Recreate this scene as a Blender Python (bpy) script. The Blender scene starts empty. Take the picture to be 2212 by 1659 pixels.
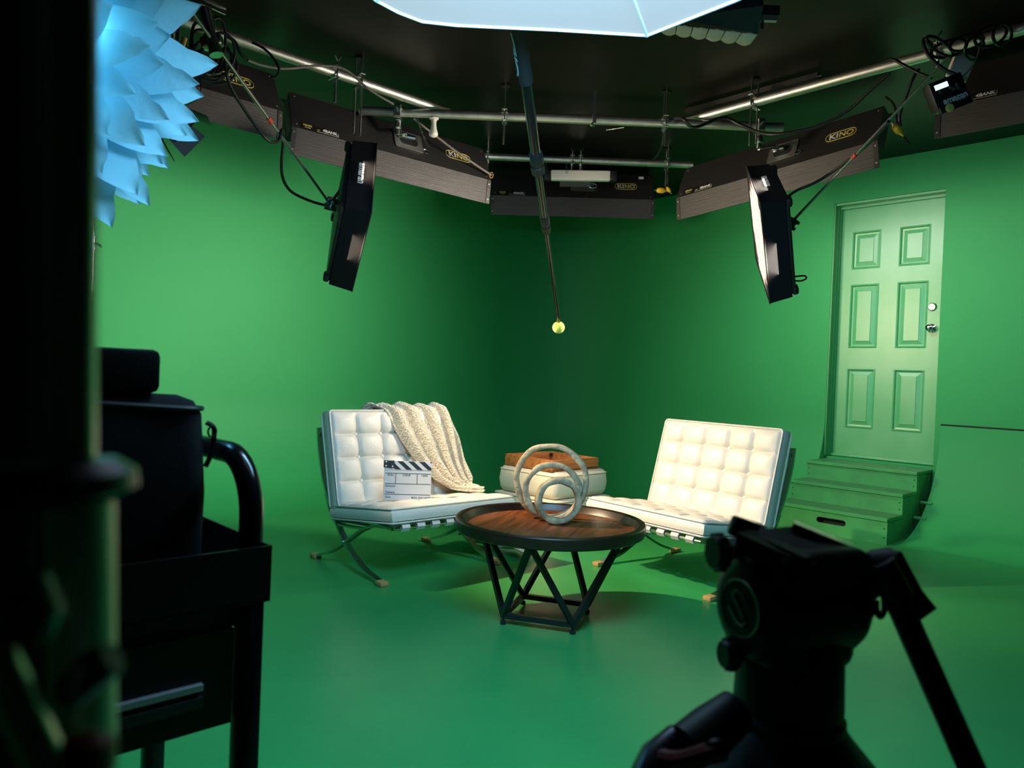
import bpy, bmesh, math, random
from mathutils import Vector as V, Matrix as MX
random.seed(7)
sc = bpy.context.scene
C = sc.collection
# ------------------------------------------------------------------ camera
FPX, HC = 1620.0, 1.05
RHO, PIT = math.atan(.04), math.atan(17.5/1620)
F = V((0, math.cos(PIT), -math.sin(PIT))); R0 = V((1, 0, 0)); U0 = R0.cross(F)
RT = R0*math.cos(RHO)+U0*math.sin(RHO); UP = U0*math.cos(RHO)-R0*math.sin(RHO)
O = V((0, 0, HC))
cam = bpy.data.cameras.new('camera'); camo = bpy.data.objects.new('camera', cam); C.objects.link(camo)
camo.matrix_world = MX(((RT.x, UP.x, -F.x, 0), (RT.y, UP.y, -F.y, 0), (RT.z, UP.z, -F.z, HC), (0, 0, 0, 1)))
cam.sensor_width = 36; cam.sensor_fit = 'HORIZONTAL'; cam.lens = FPX/2212*36
cam.clip_start = .02; cam.clip_end = 60
cam.dof.use_dof = True; cam.dof.focus_distance = 3.9; cam.dof.aperture_fstop = 6.8
sc.camera = camo
# ------------------------------------------------------------------ world, exposure, large lights
w = bpy.data.worlds.new('world'); sc.world = w; w.use_nodes = True
w.node_tree.nodes['Background'].inputs[0].default_value = (.5, .7, .8, 1)
w.node_tree.nodes['Background'].inputs[1].default_value = .005
sc.view_settings.view_transform = 'Standard'; sc.view_settings.look = 'None'
sc.view_settings.exposure = 0; sc.view_settings.gamma = 1; sc.view_settings.use_curve_mapping = False
WARM = (1, .80, .56); COOL = (.30, .68, 1.0)
KINO_W, KINO_COL = 9.5, (1, .98, .92)
OCTA_W, PANEL_L_W, PANEL_R_W, SPOT_W, FEATHER_W = 70, 26, 72, 640, .75
def area(name, loc, target, sx, sy, power, col, spread=180, parent=None):
    l = bpy.data.lights.new(name, 'AREA'); l.shape = 'RECTANGLE'; l.size = sx; l.size_y = sy
    l.energy = power; l.color = col; l.spread = math.radians(spread)
    o = bpy.data.objects.new(name, l); C.objects.link(o)
    loc, target = V(loc), V(target)
    m = (target-loc).to_track_quat('-Z', 'Y').to_matrix().to_4x4(); m.translation = loc
    if parent: o.parent = parent; m = RM[parent.name].inverted() @ m
    o.matrix_basis = m
    return o
# ------------------------------------------------------------------ helpers
def ray(x, y): return F+RT*((x-1106)/FPX)-UP*((y-829.5)/FPX)
def P(x, y, Y):
    d = ray(x, y); return O+d*(Y/d.y)
def PZ(x, y, z):
    d = ray(x, y); return O+d*((z-HC)/d.z)
RM = {}
class MB:
    def __init__(s): s.v = []; s.f = []
    def add(s, vs, fs, M=None):
        n = len(s.v)
        s.v += [(M @ V(a)) if M else V(a) for a in vs]
        s.f += [tuple(i+n for i in q) for q in fs]; return s
    def box(s, c, d, M=None, bev=0, seg=2):
        x, y, z = d[0]/2, d[1]/2, d[2]/2
        vs = [V((c[0]+a*x, c[1]+b*y, c[2]+e*z)) for a in (-1, 1) for b in (-1, 1) for e in (-1, 1)]
        fs = [(0, 1, 3, 2), (4, 6, 7, 5), (0, 4, 5, 1), (2, 3, 7, 6), (0, 2, 6, 4), (1, 5, 7, 3)]
        if bev:
            bm = bmesh.new(); bv = [bm.verts.new(a) for a in vs]
            for q in fs: bm.faces.new([bv[i] for i in q])
            bmesh.ops.bevel(bm, geom=bm.edges[:], offset=bev, segments=seg, profile=.5, affect='EDGES')
            bm.verts.index_update(); vs = [a.co.copy() for a in bm.verts]
            fs = [tuple(a.index for a in q.verts) for q in bm.faces]; bm.free()
        return s.add(vs, fs, M)
    def sweep(s, pts, sec, side=None, closed=False, M=None, scale=None):
        """sec: list of (a,b) section points; side: fixed vector for a, else parallel transport"""
        pts = [V(p) for p in pts]; n = len(pts); k = len(sec); vs = []; prev = None
        for i in range(n):
            if closed: t = pts[(i+1) % n]-pts[i-1]
            else: t = pts[min(i+1, n-1)]-pts[max(i-1, 0)]
            t.normalize()
            if side is not None: a = V(side); a = (a-t*a.dot(t)).normalized()
            else:
                if prev is None: a = t.orthogonal().normalized()
                else:
                    a = prev-t*prev.dot(t)
                    a = a.normalized() if a.length > 1e-6 else t.orthogonal().normalized()
                prev = a
            b = t.cross(a); q = scale[i] if scale else 1
            vs += [pts[i]+a*(e[0]*q)+b*(e[1]*q) for e in sec]
        fs = []
        m = n if closed else n-1
        for i in range(m):
            for j in range(k):
                j2 = (j+1) % k; i2 = (i+1) % n
                fs.append((i*k+j, i*k+j2, i2*k+j2, i2*k+j))
        if not closed: fs += [tuple(range(k))[::-1], tuple(range((n-1)*k, n*k))]
        return s.add(vs, fs, M)
    def tube(s, pts, r, n=10, closed=False, M=None):
        sc_ = r if isinstance(r, (list, tuple)) else None
        q = 1 if sc_ else r
        return s.sweep(pts, [(q*math.cos(2*math.pi*i/n), q*math.sin(2*math.pi*i/n)) for i in range(n)], None, closed, M, sc_)
    def bar(s, pts, wd, th, side, M=None):
        return s.sweep(pts, [(-wd/2, -th/2), (wd/2, -th/2), (wd/2, th/2), (-wd/2, th/2)], side, False, M)
    def lathe(s, prof, n=24, M=None):
        k = len(prof); vs = []
        for i in range(n):
            c, t = math.cos(2*math.pi*i/n), math.sin(2*math.pi*i/n)
            vs += [V((r*c, r*t, z)) for r, z in prof]
        fs = [(i*k+j, ((i+1) % n)*k+j, ((i+1) % n)*k+j+1, i*k+j+1) for i in range(n) for j in range(k-1)]
        if prof[0][0] > 1e-6: fs.append(tuple(i*k for i in range(n))[::-1])
        if prof[-1][0] > 1e-6: fs.append(tuple(i*k+k-1 for i in range(n)))
        return s.add(vs, fs, M)
    def prism(s, poly, h0, h1, M=None):
        k = len(poly)
        vs = [V((a[0], a[1], h0)) for a in poly]+[V((a[0], a[1], h1)) for a in poly]
        fs = [tuple(range(k))[::-1], tuple(range(k, 2*k))]+[(i, (i+1) % k, k+(i+1) % k, k+i) for i in range(k)]
        return s.add(vs, fs, M)
    def grid(s, fn, nu, nv, M=None, cu=False):
        vs = [fn(i/(nu-(0 if cu else 1)), j/(nv-1)) for i in range(nu) for j in range(nv)]
        m = nu if cu else nu-1
        fs = [(i*nv+j, ((i+1) % nu)*nv+j, ((i+1) % nu)*nv+j+1, i*nv+j+1) for i in range(m) for j in range(nv-1)]
        return s.add(vs, fs, M)
    def build(s, name, mat, parent=None, ang=35, world=True, recalc=True):
        vs = s.v
        me = bpy.data.meshes.new(name)
        o = bpy.data.objects.new(name, me); C.objects.link(o)
        if parent is not None:
            o.parent = parent
            if world:
                mi = RM[parent.name].inverted(); vs = [mi @ a for a in vs]
        elif world:
            xs = [a.x for a in vs]; ys = [a.y for a in vs]; zs = [a.z for a in vs]
            c = V(((min(xs)+max(xs))/2, (min(ys)+max(ys))/2, min(zs)))
            vs = [a-c for a in vs]; o.location = c; RM[o.name] = MX.Translation(c)
        me.from_pydata([tuple(a) for a in vs], [], s.f)
        if recalc:
            bm = bmesh.new(); bm.from_mesh(me); bmesh.ops.remove_doubles(bm, verts=bm.verts[:], dist=1e-6)
            bmesh.ops.recalc_face_normals(bm, faces=bm.faces[:]); bm.to_mesh(me); bm.free()
        if ang:
            me.shade_smooth(); me.set_sharp_from_angle(angle=math.radians(ang))
        me.materials.append(mat)
        if parent is not None: RM.setdefault(o.name, RM[parent.name])
        return o
def frame(ox, x, z):
    """matrix with given origin, x axis and approx z axis"""
    x = V(x).normalized(); z = V(z); y = z.cross(x).normalized(); z = x.cross(y)
    ox = V(ox)
    return MX(((x.x, y.x, z.x, ox.x), (x.y, y.y, z.y, ox.y), (x.z, y.z, z.z, ox.z), (0, 0, 0, 1)))
def tag(o, label, cat=None, group=None, kind=None):
    o['label'] = label
    if cat: o['category'] = cat
    if group: o['group'] = group
    if kind: o['kind'] = kind
    return o
def thing(name, label, cat, M, group=None):
    if not isinstance(M, MX): M = MX.Translation(V(M))
    o = bpy.data.objects.new(name, None); C.objects.link(o); o.empty_display_size = .05
    o.matrix_basis = M; RM[o.name] = M.copy()
    return tag(o, label, cat, group)
def struct(o, label): o['kind'] = 'structure'; o['label'] = label; return o
def rz(a): return MX.Rotation(a, 4, 'Z')
def T(x, y=None, z=None): return MX.Translation(V(x) if y is None else V((x, y, z)))
def spline(pts, n=8):
    pts = [V(p) for p in pts]; out = []
    for i in range(len(pts)-1):
        a, b, c, d = pts[max(i-1, 0)], pts[i], pts[i+1], pts[min(i+2, len(pts)-1)]
        for k in range(n):
            t = k/n
            out.append(.5*((2*b)+(c-a)*t+(2*a-5*b+4*c-d)*t*t+(3*b-a-3*c+d)*t**3))
    return out+[pts[-1]]
def rrect(w_, h_, r, n=5):
    out = []
    for cx, cy, a0 in ((w_/2-r, h_/2-r, 0), (-w_/2+r, h_/2-r, 90), (-w_/2+r, -h_/2+r, 180), (w_/2-r, -h_/2+r, 270)):
        for k in range(n+1):
            a = math.radians(a0+90*k/n); out.append((cx+r*math.cos(a), cy+r*math.sin(a)))
    return out
_txt = {}
def text_mesh(body, bold=0):
    if (body, bold) not in _txt:
        cu = bpy.data.curves.new('t', 'FONT'); cu.body = body; cu.size = 1; cu.align_x = 'CENTER'; cu.align_y = 'CENTER'
        cu.offset = bold; cu.extrude = .01; cu.resolution_u = 4
        o = bpy.data.objects.new('t', cu); C.objects.link(o)
        dg = bpy.context.evaluated_depsgraph_get(); me = bpy.data.meshes.new_from_object(o.evaluated_get(dg))
        _txt[(body, bold)] = ([v.co.copy() for v in me.vertices], [tuple(p.vertices) for p in me.polygons])
        bpy.data.objects.remove(o); bpy.data.curves.remove(cu); bpy.data.meshes.remove(me)
    return _txt[(body, bold)]
def text(name, body, size, M, mat, parent, bold=0, sx=1, mb=None, th=.0012):
    """M in world: x = reading direction, y = up, z = out of the surface"""
    vs, fs = text_mesh(body, bold); m = mb or MB()
    m.add([V((a.x*size*sx, a.y*size, (a.z+.01)/.02*th)) for a in vs], fs, M)
    return None if mb else m.build(name, mat, parent, ang=0, recalc=False)
def surf(o, x, up):
    """world matrix for print on a surface: x reading dir, up dir, z=x cross up"""
    x = V(x).normalized(); up = V(up); z = x.cross(up).normalized(); up = z.cross(x)
    o = V(o)
    return MX(((x.x, up.x, z.x, o.x), (x.y, up.y, z.y, o.y), (x.z, up.z, z.z, o.z), (0, 0, 0, 1)))
# ------------------------------------------------------------------ materials
def srgb(h):
    h = h.lstrip('#'); c = [int(h[i:i+2], 16)/255 for i in (0, 2, 4)]
    return tuple(a/12.92 if a <= .04045 else ((a+.055)/1.055)**2.4 for a in c)
def mat(name, col, rough=.5, metal=0, var=None, bump=None, emit=None, spec=.5, trans=None, sheen=0, coat=0):
    m = bpy.data.materials.new(name); m.use_nodes = True; nt = m.node_tree; b = nt.nodes['Principled BSDF']
    col = srgb(col) if isinstance(col, str) else col
    b.inputs['Base Color'].default_value = (*col, 1); b.inputs['Roughness'].default_value = rough
    b.inputs['Metallic'].default_value = metal; b.inputs['Specular IOR Level'].default_value = spec
    if sheen: b.inputs['Sheen Weight'].default_value = sheen
    if coat: b.inputs['Coat Weight'].default_value = coat; b.inputs['Coat Roughness'].default_value = .15
    tc = nt.nodes.new('ShaderNodeTexCoord')
    if var:     # (scale, col2, stretch xyz, contrast)
        mp = nt.nodes.new('ShaderNodeMapping'); nt.links.new(tc.outputs['Object'], mp.inputs[0]); mp.inputs['Scale'].default_value = var[2]
        nz = nt.nodes.new('ShaderNodeTexNoise'); nz.inputs['Scale'].default_value = var[0]; nz.inputs['Detail'].default_value = 6
        nt.links.new(mp.outputs[0], nz.inputs['Vector'])
        rp = nt.nodes.new('ShaderNodeValToRGB'); c2 = srgb(var[1]) if isinstance(var[1], str) else var[1]
        rp.color_ramp.elements[0].color = (*col, 1); rp.color_ramp.elements[1].color = (*c2, 1)
        rp.color_ramp.elements[0].position = .5-var[3]; rp.color_ramp.elements[1].position = .5+var[3]
        nt.links.new(nz.outputs['Fac'], rp.inputs[0]); nt.links.new(rp.outputs[0], b.inputs['Base Color'])
    if bump:    # (scale, strength, stretch, kind)
        mp = nt.nodes.new('ShaderNodeMapping'); nt.links.new(tc.outputs['Object'], mp.inputs[0]); mp.inputs['Scale'].default_value = bump[2]
        if len(bump) > 3 and bump[3] == 'voronoi':
            nz = nt.nodes.new('ShaderNodeTexVoronoi'); out = nz.outputs['Distance']
        else:
            nz = nt.nodes.new('ShaderNodeTexNoise'); nz.inputs['Detail'].default_value = 5; out = nz.outputs['Fac']
        nz.inputs['Scale'].default_value = bump[0]; nt.links.new(mp.outputs[0], nz.inputs['Vector'])
        bp = nt.nodes.new('ShaderNodeBump'); bp.inputs['Strength'].default_value = bump[1]; bp.inputs['Distance'].default_value = .01
        nt.links.new(out, bp.inputs['Height']); nt.links.new(bp.outputs[0], b.inputs['Normal'])
    if emit:
        b.inputs['Emission Color'].default_value = (*emit[0], 1); b.inputs['Emission Strength'].default_value = emit[1]
    if trans:
        tr = nt.nodes.new('ShaderNodeBsdfTranslucent'); tr.inputs[0].default_value = (*trans[0], 1)
        mx = nt.nodes.new('ShaderNodeMixShader'); mx.inputs[0].default_value = trans[1]
        nt.links.new(b.outputs[0], mx.inputs[1]); nt.links.new(tr.outputs[0], mx.inputs[2])
        nt.links.new(mx.outputs[0], nt.nodes['Material Output'].inputs[0])
    return m
S1 = (1, 1, 1)
GREEN = (.027, .32, .092)
M = dict(
 wall=mat('green_wall_paint', GREEN, .6, var=(1.3, (.024, .305, .090), S1, .25), bump=(160, .05, S1), spec=.3),
 floor=mat('green_floor_paint', (.036, .31, .084), .36, var=(3.5, (.029, .275, .078), S1, .2), bump=(60, .06, S1), spec=.5),
 door=mat('green_door_paint', (.075, .40, .15), .34, var=(5, (.12, .43, .19), (1, 1, .7), .16), bump=(45, .05, S1), spec=.7),
 jamb=mat('green_jamb_paint', (.028, .27, .085), .4),
 stair=mat('green_stair_paint', (.045, .36, .105), .5, var=(9, (.038, .30, .09), (1, 1, 1), .15), bump=(80, .08, S1)),
 tread=mat('darker_green_tread', (.040, .20, .075), .55, var=(14, (.05, .25, .09), (1, 1, 1), .2)),  # tread tops a darker green than the risers
 ceil=mat('black_ceiling_gloss', (.008, .007, .006), .40, bump=(7, .04, S1), spec=.22),
 blackwall=mat('black_wall', (.012, .012, .013), .6),
 cut=mat('dark_void', (.004, .006, .005), .8),
 leather=mat('ivory_leather', (.73, .68, .60), .42, var=(7, (.67, .62, .54), S1, .25), bump=(90, .12, S1), spec=.45),
 strap=mat('ivory_strap', (.62, .58, .50), .5, bump=(120, .1, S1)),
 chrome=mat('chrome', (.62, .63, .64), .12, 1, bump=(30, .02, S1)),
 steel=mat('galvanised_steel', (.80, .80, .77), .40, 1, var=(25, (.62, .63, .62), S1, .2), bump=(60, .06, S1)),
 zinc=mat('zinc_clamp', (.62, .66, .68), .25, 1, bump=(60, .1, S1)),
 pad=mat('tan_foot_pad', (.42, .26, .10), .45),
 fur=mat('cream_plush', (.80, .70, .54), .9, var=(55, (.66, .54, .37), S1, .22), bump=(95, .9, S1, 'voronoi'), sheen=.5, spec=.2),
 furback=mat('cream_lining', (.74, .62, .44), .85, bump=(60, .2, S1)),
 pouf=mat('cream_upholstery', (.78, .70, .55), .75, bump=(220, .15, S1), spec=.25),
 tray=mat('honey_wood', (.56, .22, .065), .42, var=(5, (.28, .09, .025), (1.2, 9, 9), .22), bump=(40, .1, (1, 8, 8))),
 table=mat('dark_walnut', (.25, .078, .024), .34, var=(4, (.055, .019, .008), (9, 1.1, 9), .25), bump=(30, .08, (8, 1, 8))),
 rim=mat('dark_walnut_rim', (.032, .015, .008), .32, var=(6, (.014, .008, .005), (2, 2, 9), .25)),
 ring=mat('pale_carved_wood', (.56, .41, .23), .6, var=(11, (.27, .20, .12), (2, 2, 2), .16), bump=(55, .5, S1)),
 blackmetal=mat('black_powder_coat', (.012, .012, .013), .38),
 blackgloss=mat('black_gloss_metal', (.008, .008, .009), .14, spec=.4),
 black=mat('black_plastic', (.011, .011, .012), .5),
 fabric=mat('black_fabric', (.011, .011, .013), .85, bump=(300, .1, S1), spec=.15),
 kino=mat('black_corrugated_plastic', (.022, .021, .022), .42, bump=(7, .25, (.3, .3, 40)), spec=.5),
 flap=mat('grey_corrugated_flap', (.055, .050, .052), .45, bump=(9, .35, (.3, .3, 30)), spec=.5),
 alu=mat('brushed_plate', (.55, .55, .53), .4, .9),
 white=mat('white_print', (.85, .85, .85), .5),
 yellow=mat('yellow_print', (.72, .62, .14), .5),
 plug=mat('yellow_plug', (.85, .48, .03), .4),
 red=mat('red_tape', (.75, .06, .04), .5),
 redp=mat('dark_red_plastic', (.18, .012, .012), .4),
 cable=mat('black_cable', (.010, .010, .010), .45),
 grey=mat('grey_cord', (.16, .14, .14), .55),
 grid=mat('pale_grid_fabric', (.85, .72, .70), .8, bump=(60, .3, S1)),
 navy=mat('navy_softbox_fabric', (.010, .022, .035), .55, bump=(14, .4, S1)),
 octa=mat('glowing_white_fabric', (.12, .14, .15), .7, emit=((.64, .82, .93), .62), bump=(3, .1, S1)),
 bulb=mat('white_bulb', (.82, .80, .76), .35),
 led=mat('white_diffuser', (.86, .86, .86), .45),
 slate=mat('white_slate', (.56, .57, .58), .3, bump=(3, .02, S1)),
 ink=mat('black_ink', (.012, .011, .011), .4),
 ball=mat('felt_yellow', (.72, .82, .08), .9, bump=(160, .6, S1), sheen=.6),
 feather=mat('bluelit_feather', (.40, .72, .83), .85, bump=(40, .25, (1, 1, 1)), trans=((.55, .85, .95), .45), spec=.1),  # white feathers with the blue light on them mixed into the colour
 bluelit_sleeve=mat('foam_grip', (.012, .018, .024), .7),  # black grip, the blue light falling on it put into its colour
 cyan=mat('pale_blue_print', (.45, .72, .85), .5),
 olive=mat('chrome_stand', (.55, .56, .54), .28, 1),
 stand=mat('black_anodised_stand', (.10, .10, .12), .30, 1),
 screen=mat('lit_display', (.05, .06, .07), .3, emit=((.75, .88, 1), 1.2)),
 orange=mat('brass_connector', (.75, .42, .12), .35, .6),
 glow=mat('lit_tube', (.9, .9, .9), .5, emit=(KINO_COL, 6)),
 panelglow=mat('lit_diffuser', (.9, .88, .85), .6, emit=(WARM, .8)),
 rod=mat('dark_steel_rod', (.30, .32, .34), .25, .9),
 spider=mat('blue_black_casting', (.020, .024, .030), .5),
 greypaint=mat('brushed_stand_metal', (.88, .87, .82), .5, 1),
 grid2=mat('dimmed_grid_fabric', (.13, .105, .10), .85),  # pale fabric, darkened in colour to hold back the lamp's glare
 logo=mat('green_grey_badge', (.02, .05, .035), .35),
 silver=mat('silver_rail', (.85, .87, .9), .35, 0),
 steelgrey=mat('dark_grey_metal', (.07, .075, .08), .4, .3),
)
# ------------------------------------------------------------------ room
HT = 2.90
CO = V((.52, 8.5, 0)); DR = V((.691, -.723, 0)).normalized(); DL = V((-.723, -.691, 0)).normalized()
NR = V((.723, .691, 0)).normalized(); NL = V((-.691, .723, 0)).normalized()   # outward normals (into the wall)
COVE_H, COVE_R = .805, .82
def wp(t, off, z): return CO+DR*t+NR*off+V((0, 0, z))
def cove_profile(n=14):
    """(inward offset, z) from the floor edge up to the ceiling"""
    out = []
    for k in range(n+1):
        a = math.pi/2*k/n
        out.append((COVE_R*(1-math.sin(a)), COVE_H*(1-math.cos(a))))
    return out+[(0, 1.5), (0, HT)]
RC = .9                                                      # corner radius of the sweep
def path(kind):
    """list of (point, inward normal)"""
    cc = CO-NR*RC-NL*RC; out = []
    if kind == 'left':
        for k in range(10): out.append((CO+DL*(9-(9-RC)*k/9), -NL))
        a0, a1 = 0, .5
    else: a0, a1 = .5, 1
    for k in range(9):
        a = (a0+(a1-a0)*k/8)*math.pi/2
        d = NL*math.cos(a)+NR*math.sin(a); out.append((cc+d*RC, -d))
    if kind == 'right':
        for k in range(1, 9): out.append((CO+DR*(RC+(3.06-RC)*k/8), -NR))
    return out
def sweep_wall(kind):
    pr = cove_profile(); pa = path(kind); m = MB()
    vs = [p+n*o+V((0, 0, z)) for p, n in pa for o, z in pr]; k = len(pr)
    fs = [(i*k+j, (i+1)*k+j, (i+1)*k+j+1, i*k+j+1) for i in range(len(pa)-1) for j in range(k-1)]
    return m.add(vs, fs)
struct(sweep_wall('left').build('wall_left', M['wall'], recalc=False), 'green painted studio wall with curved foot on the left')
m = sweep_wall('right')
pr = cove_profile()
capv = [wp(3.06, -o, z) for o, z in pr]+[wp(3.06, .16, HT), wp(3.06, .16, 0)]
m.add(capv, [tuple(range(len(capv)))])
m.add([wp(3.06, 0, 2.594), wp(3.90, 0, 2.594), wp(3.90, 0, HT), wp(3.06, 0, HT)], [(0, 1, 2, 3)])
m.add([wp(3.06, 0, 2.594), wp(3.90, 0, 2.594), wp(3.90, .16, 2.594), wp(3.06, .16, 2.594)], [(0, 1, 2, 3)])
m.add([wp(3.90, 0, .0), wp(3.90, 0, HT), wp(9, 0, HT), wp(9, 0, 0)], [(0, 1, 2, 3)])
m.add([wp(3.90, 0, .0), wp(3.90, 0, HT), wp(3.90, .16, HT), wp(3.90, .16, 0)], [(0, 1, 2, 3)])
m.add([wp(3.06, .03, 0), wp(3.90, .03, 0), wp(3.90, .03, .485), wp(3.06, .03, .485)], [(0, 1, 2, 3)])
m.add([wp(3.06, .03, .485), wp(3.90, .03, .485), wp(3.90, .2, .485), wp(3.06, .2, .485)], [(0, 1, 2, 3)])
struct(m.build('wall_right', M['wall'], recalc=False), 'green painted studio wall with the doorway on the right')
m = MB(); cp = cove_profile()[:-2]; q = 12
vs = [wp(3.945+(9-3.945)*i/q, -o-.012, z) for i in range(q+1) for o, z in cp]; k = len(cp)
fs = [(i*k+j, (i+1)*k+j, (i+1)*k+j+1, i*k+j+1) for i in range(q) for j in range(k-1)]
m.add(vs, fs)
m.add([wp(3.945, -o-.012, z) for o, z in cp]+[wp(3.945, -o+.02, z) for o, z in cp],
      [(i, i+1, k+i+1, k+i) for i in range(k-1)])
m.add([wp(3.945, -.012, COVE_H), wp(9, -.012, COVE_H), wp(9, 0, COVE_H-.004), wp(3.945, 0, COVE_H-.004)], [(0, 1, 2, 3)])
struct(m.build('trim_1', M['wall'], recalc=False), 'curved green panel running from floor to wall right of the steps')
m = MB().add([wp(3.94, -.004, COVE_H-.001), wp(9, -.004, COVE_H-.001), wp(9, -.004, COVE_H+.012), wp(3.94, -.004, COVE_H+.012)], [(0, 1, 2, 3)])
struct(m.build('trim_2', M['cut'], recalc=False, ang=0), 'dark seam line along the top of the curved panel')
struct(MB().add([(-9, -4, 0), (9, -4, 0), (9, 11, 0), (-9, 11, 0)], [(0, 1, 2, 3)]).build('floor', M['floor'], recalc=False, ang=0), 'green painted studio floor')
struct(MB().add([(-9, -4, HT), (9, -4, HT), (9, 11, HT), (-9, 11, HT)], [(3, 2, 1, 0)]).build('ceiling', M['ceil'], recalc=False, ang=0), 'glossy black ceiling')
el, er = CO+DL*9, CO+DR*9
m = MB()
for a, b in ((el, V((-3.2, -2.6, 0))), (V((-3.2, -2.6, 0)), V((3.2, -2.6, 0))), (V((3.2, -2.6, 0)), er)):
    m.add([a, b, b+V((0, 0, HT)), a+V((0, 0, HT))], [(0, 1, 2, 3)])
struct(m.build('wall_back', M['blackwall'], recalc=False, ang=0), 'black walls behind the camera')
# ---- door
dm = T(wp(3.075, .12, .495)); dm = frame(wp(3.07, .12, .495), DR, (0, 0, 1))   # x along wall, y into wall, z up
DW, DH = .84, 2.085
droot = bpy.data.objects.new('door_1', None); C.objects.link(droot); droot.matrix_basis = dm; RM['door_1'] = dm.copy()
struct(droot, 'six panel green painted door at the top of the steps')
XS = [.10, .29, .455, .645]; ZS = [(.235, .735), (.94, 1.43), (1.59, 1.875)]
m = MB(); xs = [0, .105, .335, .475, .705, DW]
zs = [0, .235, .735, .90, 1.43, 1.555, 1.87, DH]
holes = []
for i in range(5):
    for j in range(7):
        x0, x1, z0, z1 = xs[i], xs[i+1], zs[j], zs[j+1]
        if i in (1, 3) and j in (1, 3, 5): holes.append((x0, x1, z0, z1)); continue
        m.add([(x0, 0, z0), (x1, 0, z0), (x1, 0, z1), (x0, 0, z1)], [(0, 1, 2, 3)])
m.add([(0, 0, 0), (DW, 0, 0), (DW, .045, 0), (0, .045, 0), (0, 0, DH), (DW, 0, DH), (DW, .045, DH), (0, .045, DH)],
      [(0, 1, 2, 3), (4, 5, 6, 7), (0, 3, 7, 4), (1, 2, 6, 5), (3, 2, 6, 7)])
m.v = [dm @ a for a in m.v]
m.build('door_slab', M['door'], droot, recalc=False, ang=0)
for x0, x1, z0, z1 in holes:
    m = MB(); lv = [(0, 0), (.012, -.006), (.018, .010), (.030, .012), (.058, .004), (.060, .000)]
    rings = []
    for e, y in lv: rings.append([(x0+e, y, z0+e), (x1-e, y, z0+e), (x1-e, y, z1-e), (x0+e, y, z1-e)])
    vs = [v for r_ in rings for v in r_]
    fs = [(i*4+j, i*4+(j+1) % 4, i*4+4+(j+1) % 4, i*4+4+j) for i in range(len(lv)-1) for j in range(4)]
    fs.append(tuple((len(lv)-1)*4+j for j in range(4)))
    m.add(vs, fs, dm); m.build('door_panel', M['door'], droot, recalc=False, ang=0)
yax = MX.Rotation(math.pi/2, 4, 'X')
def knob_at(x, z): return dm @ T(x, 0, z) @ yax          # local z points out of the door (-y)
m = MB().lathe([(.033, 0), (.033, .004), (.026, .012), (.024, .014), (0, .014)], 24, knob_at(.738, 1.22)); b_ = m.build('deadbolt', M['chrome'], droot)
m = MB().box((0, 0, .0145), (.004, .012, .002), knob_at(.738, 1.22)); m.build('keyhole', M['ink'], b_)
m = MB().lathe([(.034, 0), (.034, .004), (.02, .010), (.012, .014), (.012, .034), (.022, .040), (.027, .052), (.024, .066), (.012, .074), (0, .075)], 24, knob_at(.738, 1.055)); m.build('door_knob', M['chrome'], droot)
m = MB()
for y0, y1, e in ((0.0, .05, .0), (.05, .09, .006), (.09, .118, .012)):
    a, b = wp(3.062, y0, .485), wp(3.062+.006+e, y1, 2.59)
    m.box((0, 0, 0), (.012+e, y1-y0, 2.1), frame(wp(3.068+e/2, (y0+y1)/2, 1.54), DR, (0, 0, 1)))
struct(m.build('trim_3', M['jamb']), 'stepped green door jamb left of the door')
m = MB().box((0, 0, 0), (.83, .10, .016), frame(wp(3.485, .06, 2.585), DR, (0, 0, 1))).box((0, 0, 0), (.83, .03, .03), frame(wp(3.485, .10, 2.572), DR, (0, 0, 1)))
struct(m.build('trim_4', M['door']), 'green head stop above the door')
m = MB().box((0, 0, 0), (.80, .03, .018), frame(wp(3.48, .10, .498), DR, (0, 0, 1)), .004)
struct(m.build('trim_5', M['door']), 'green threshold strip under the door')
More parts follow.
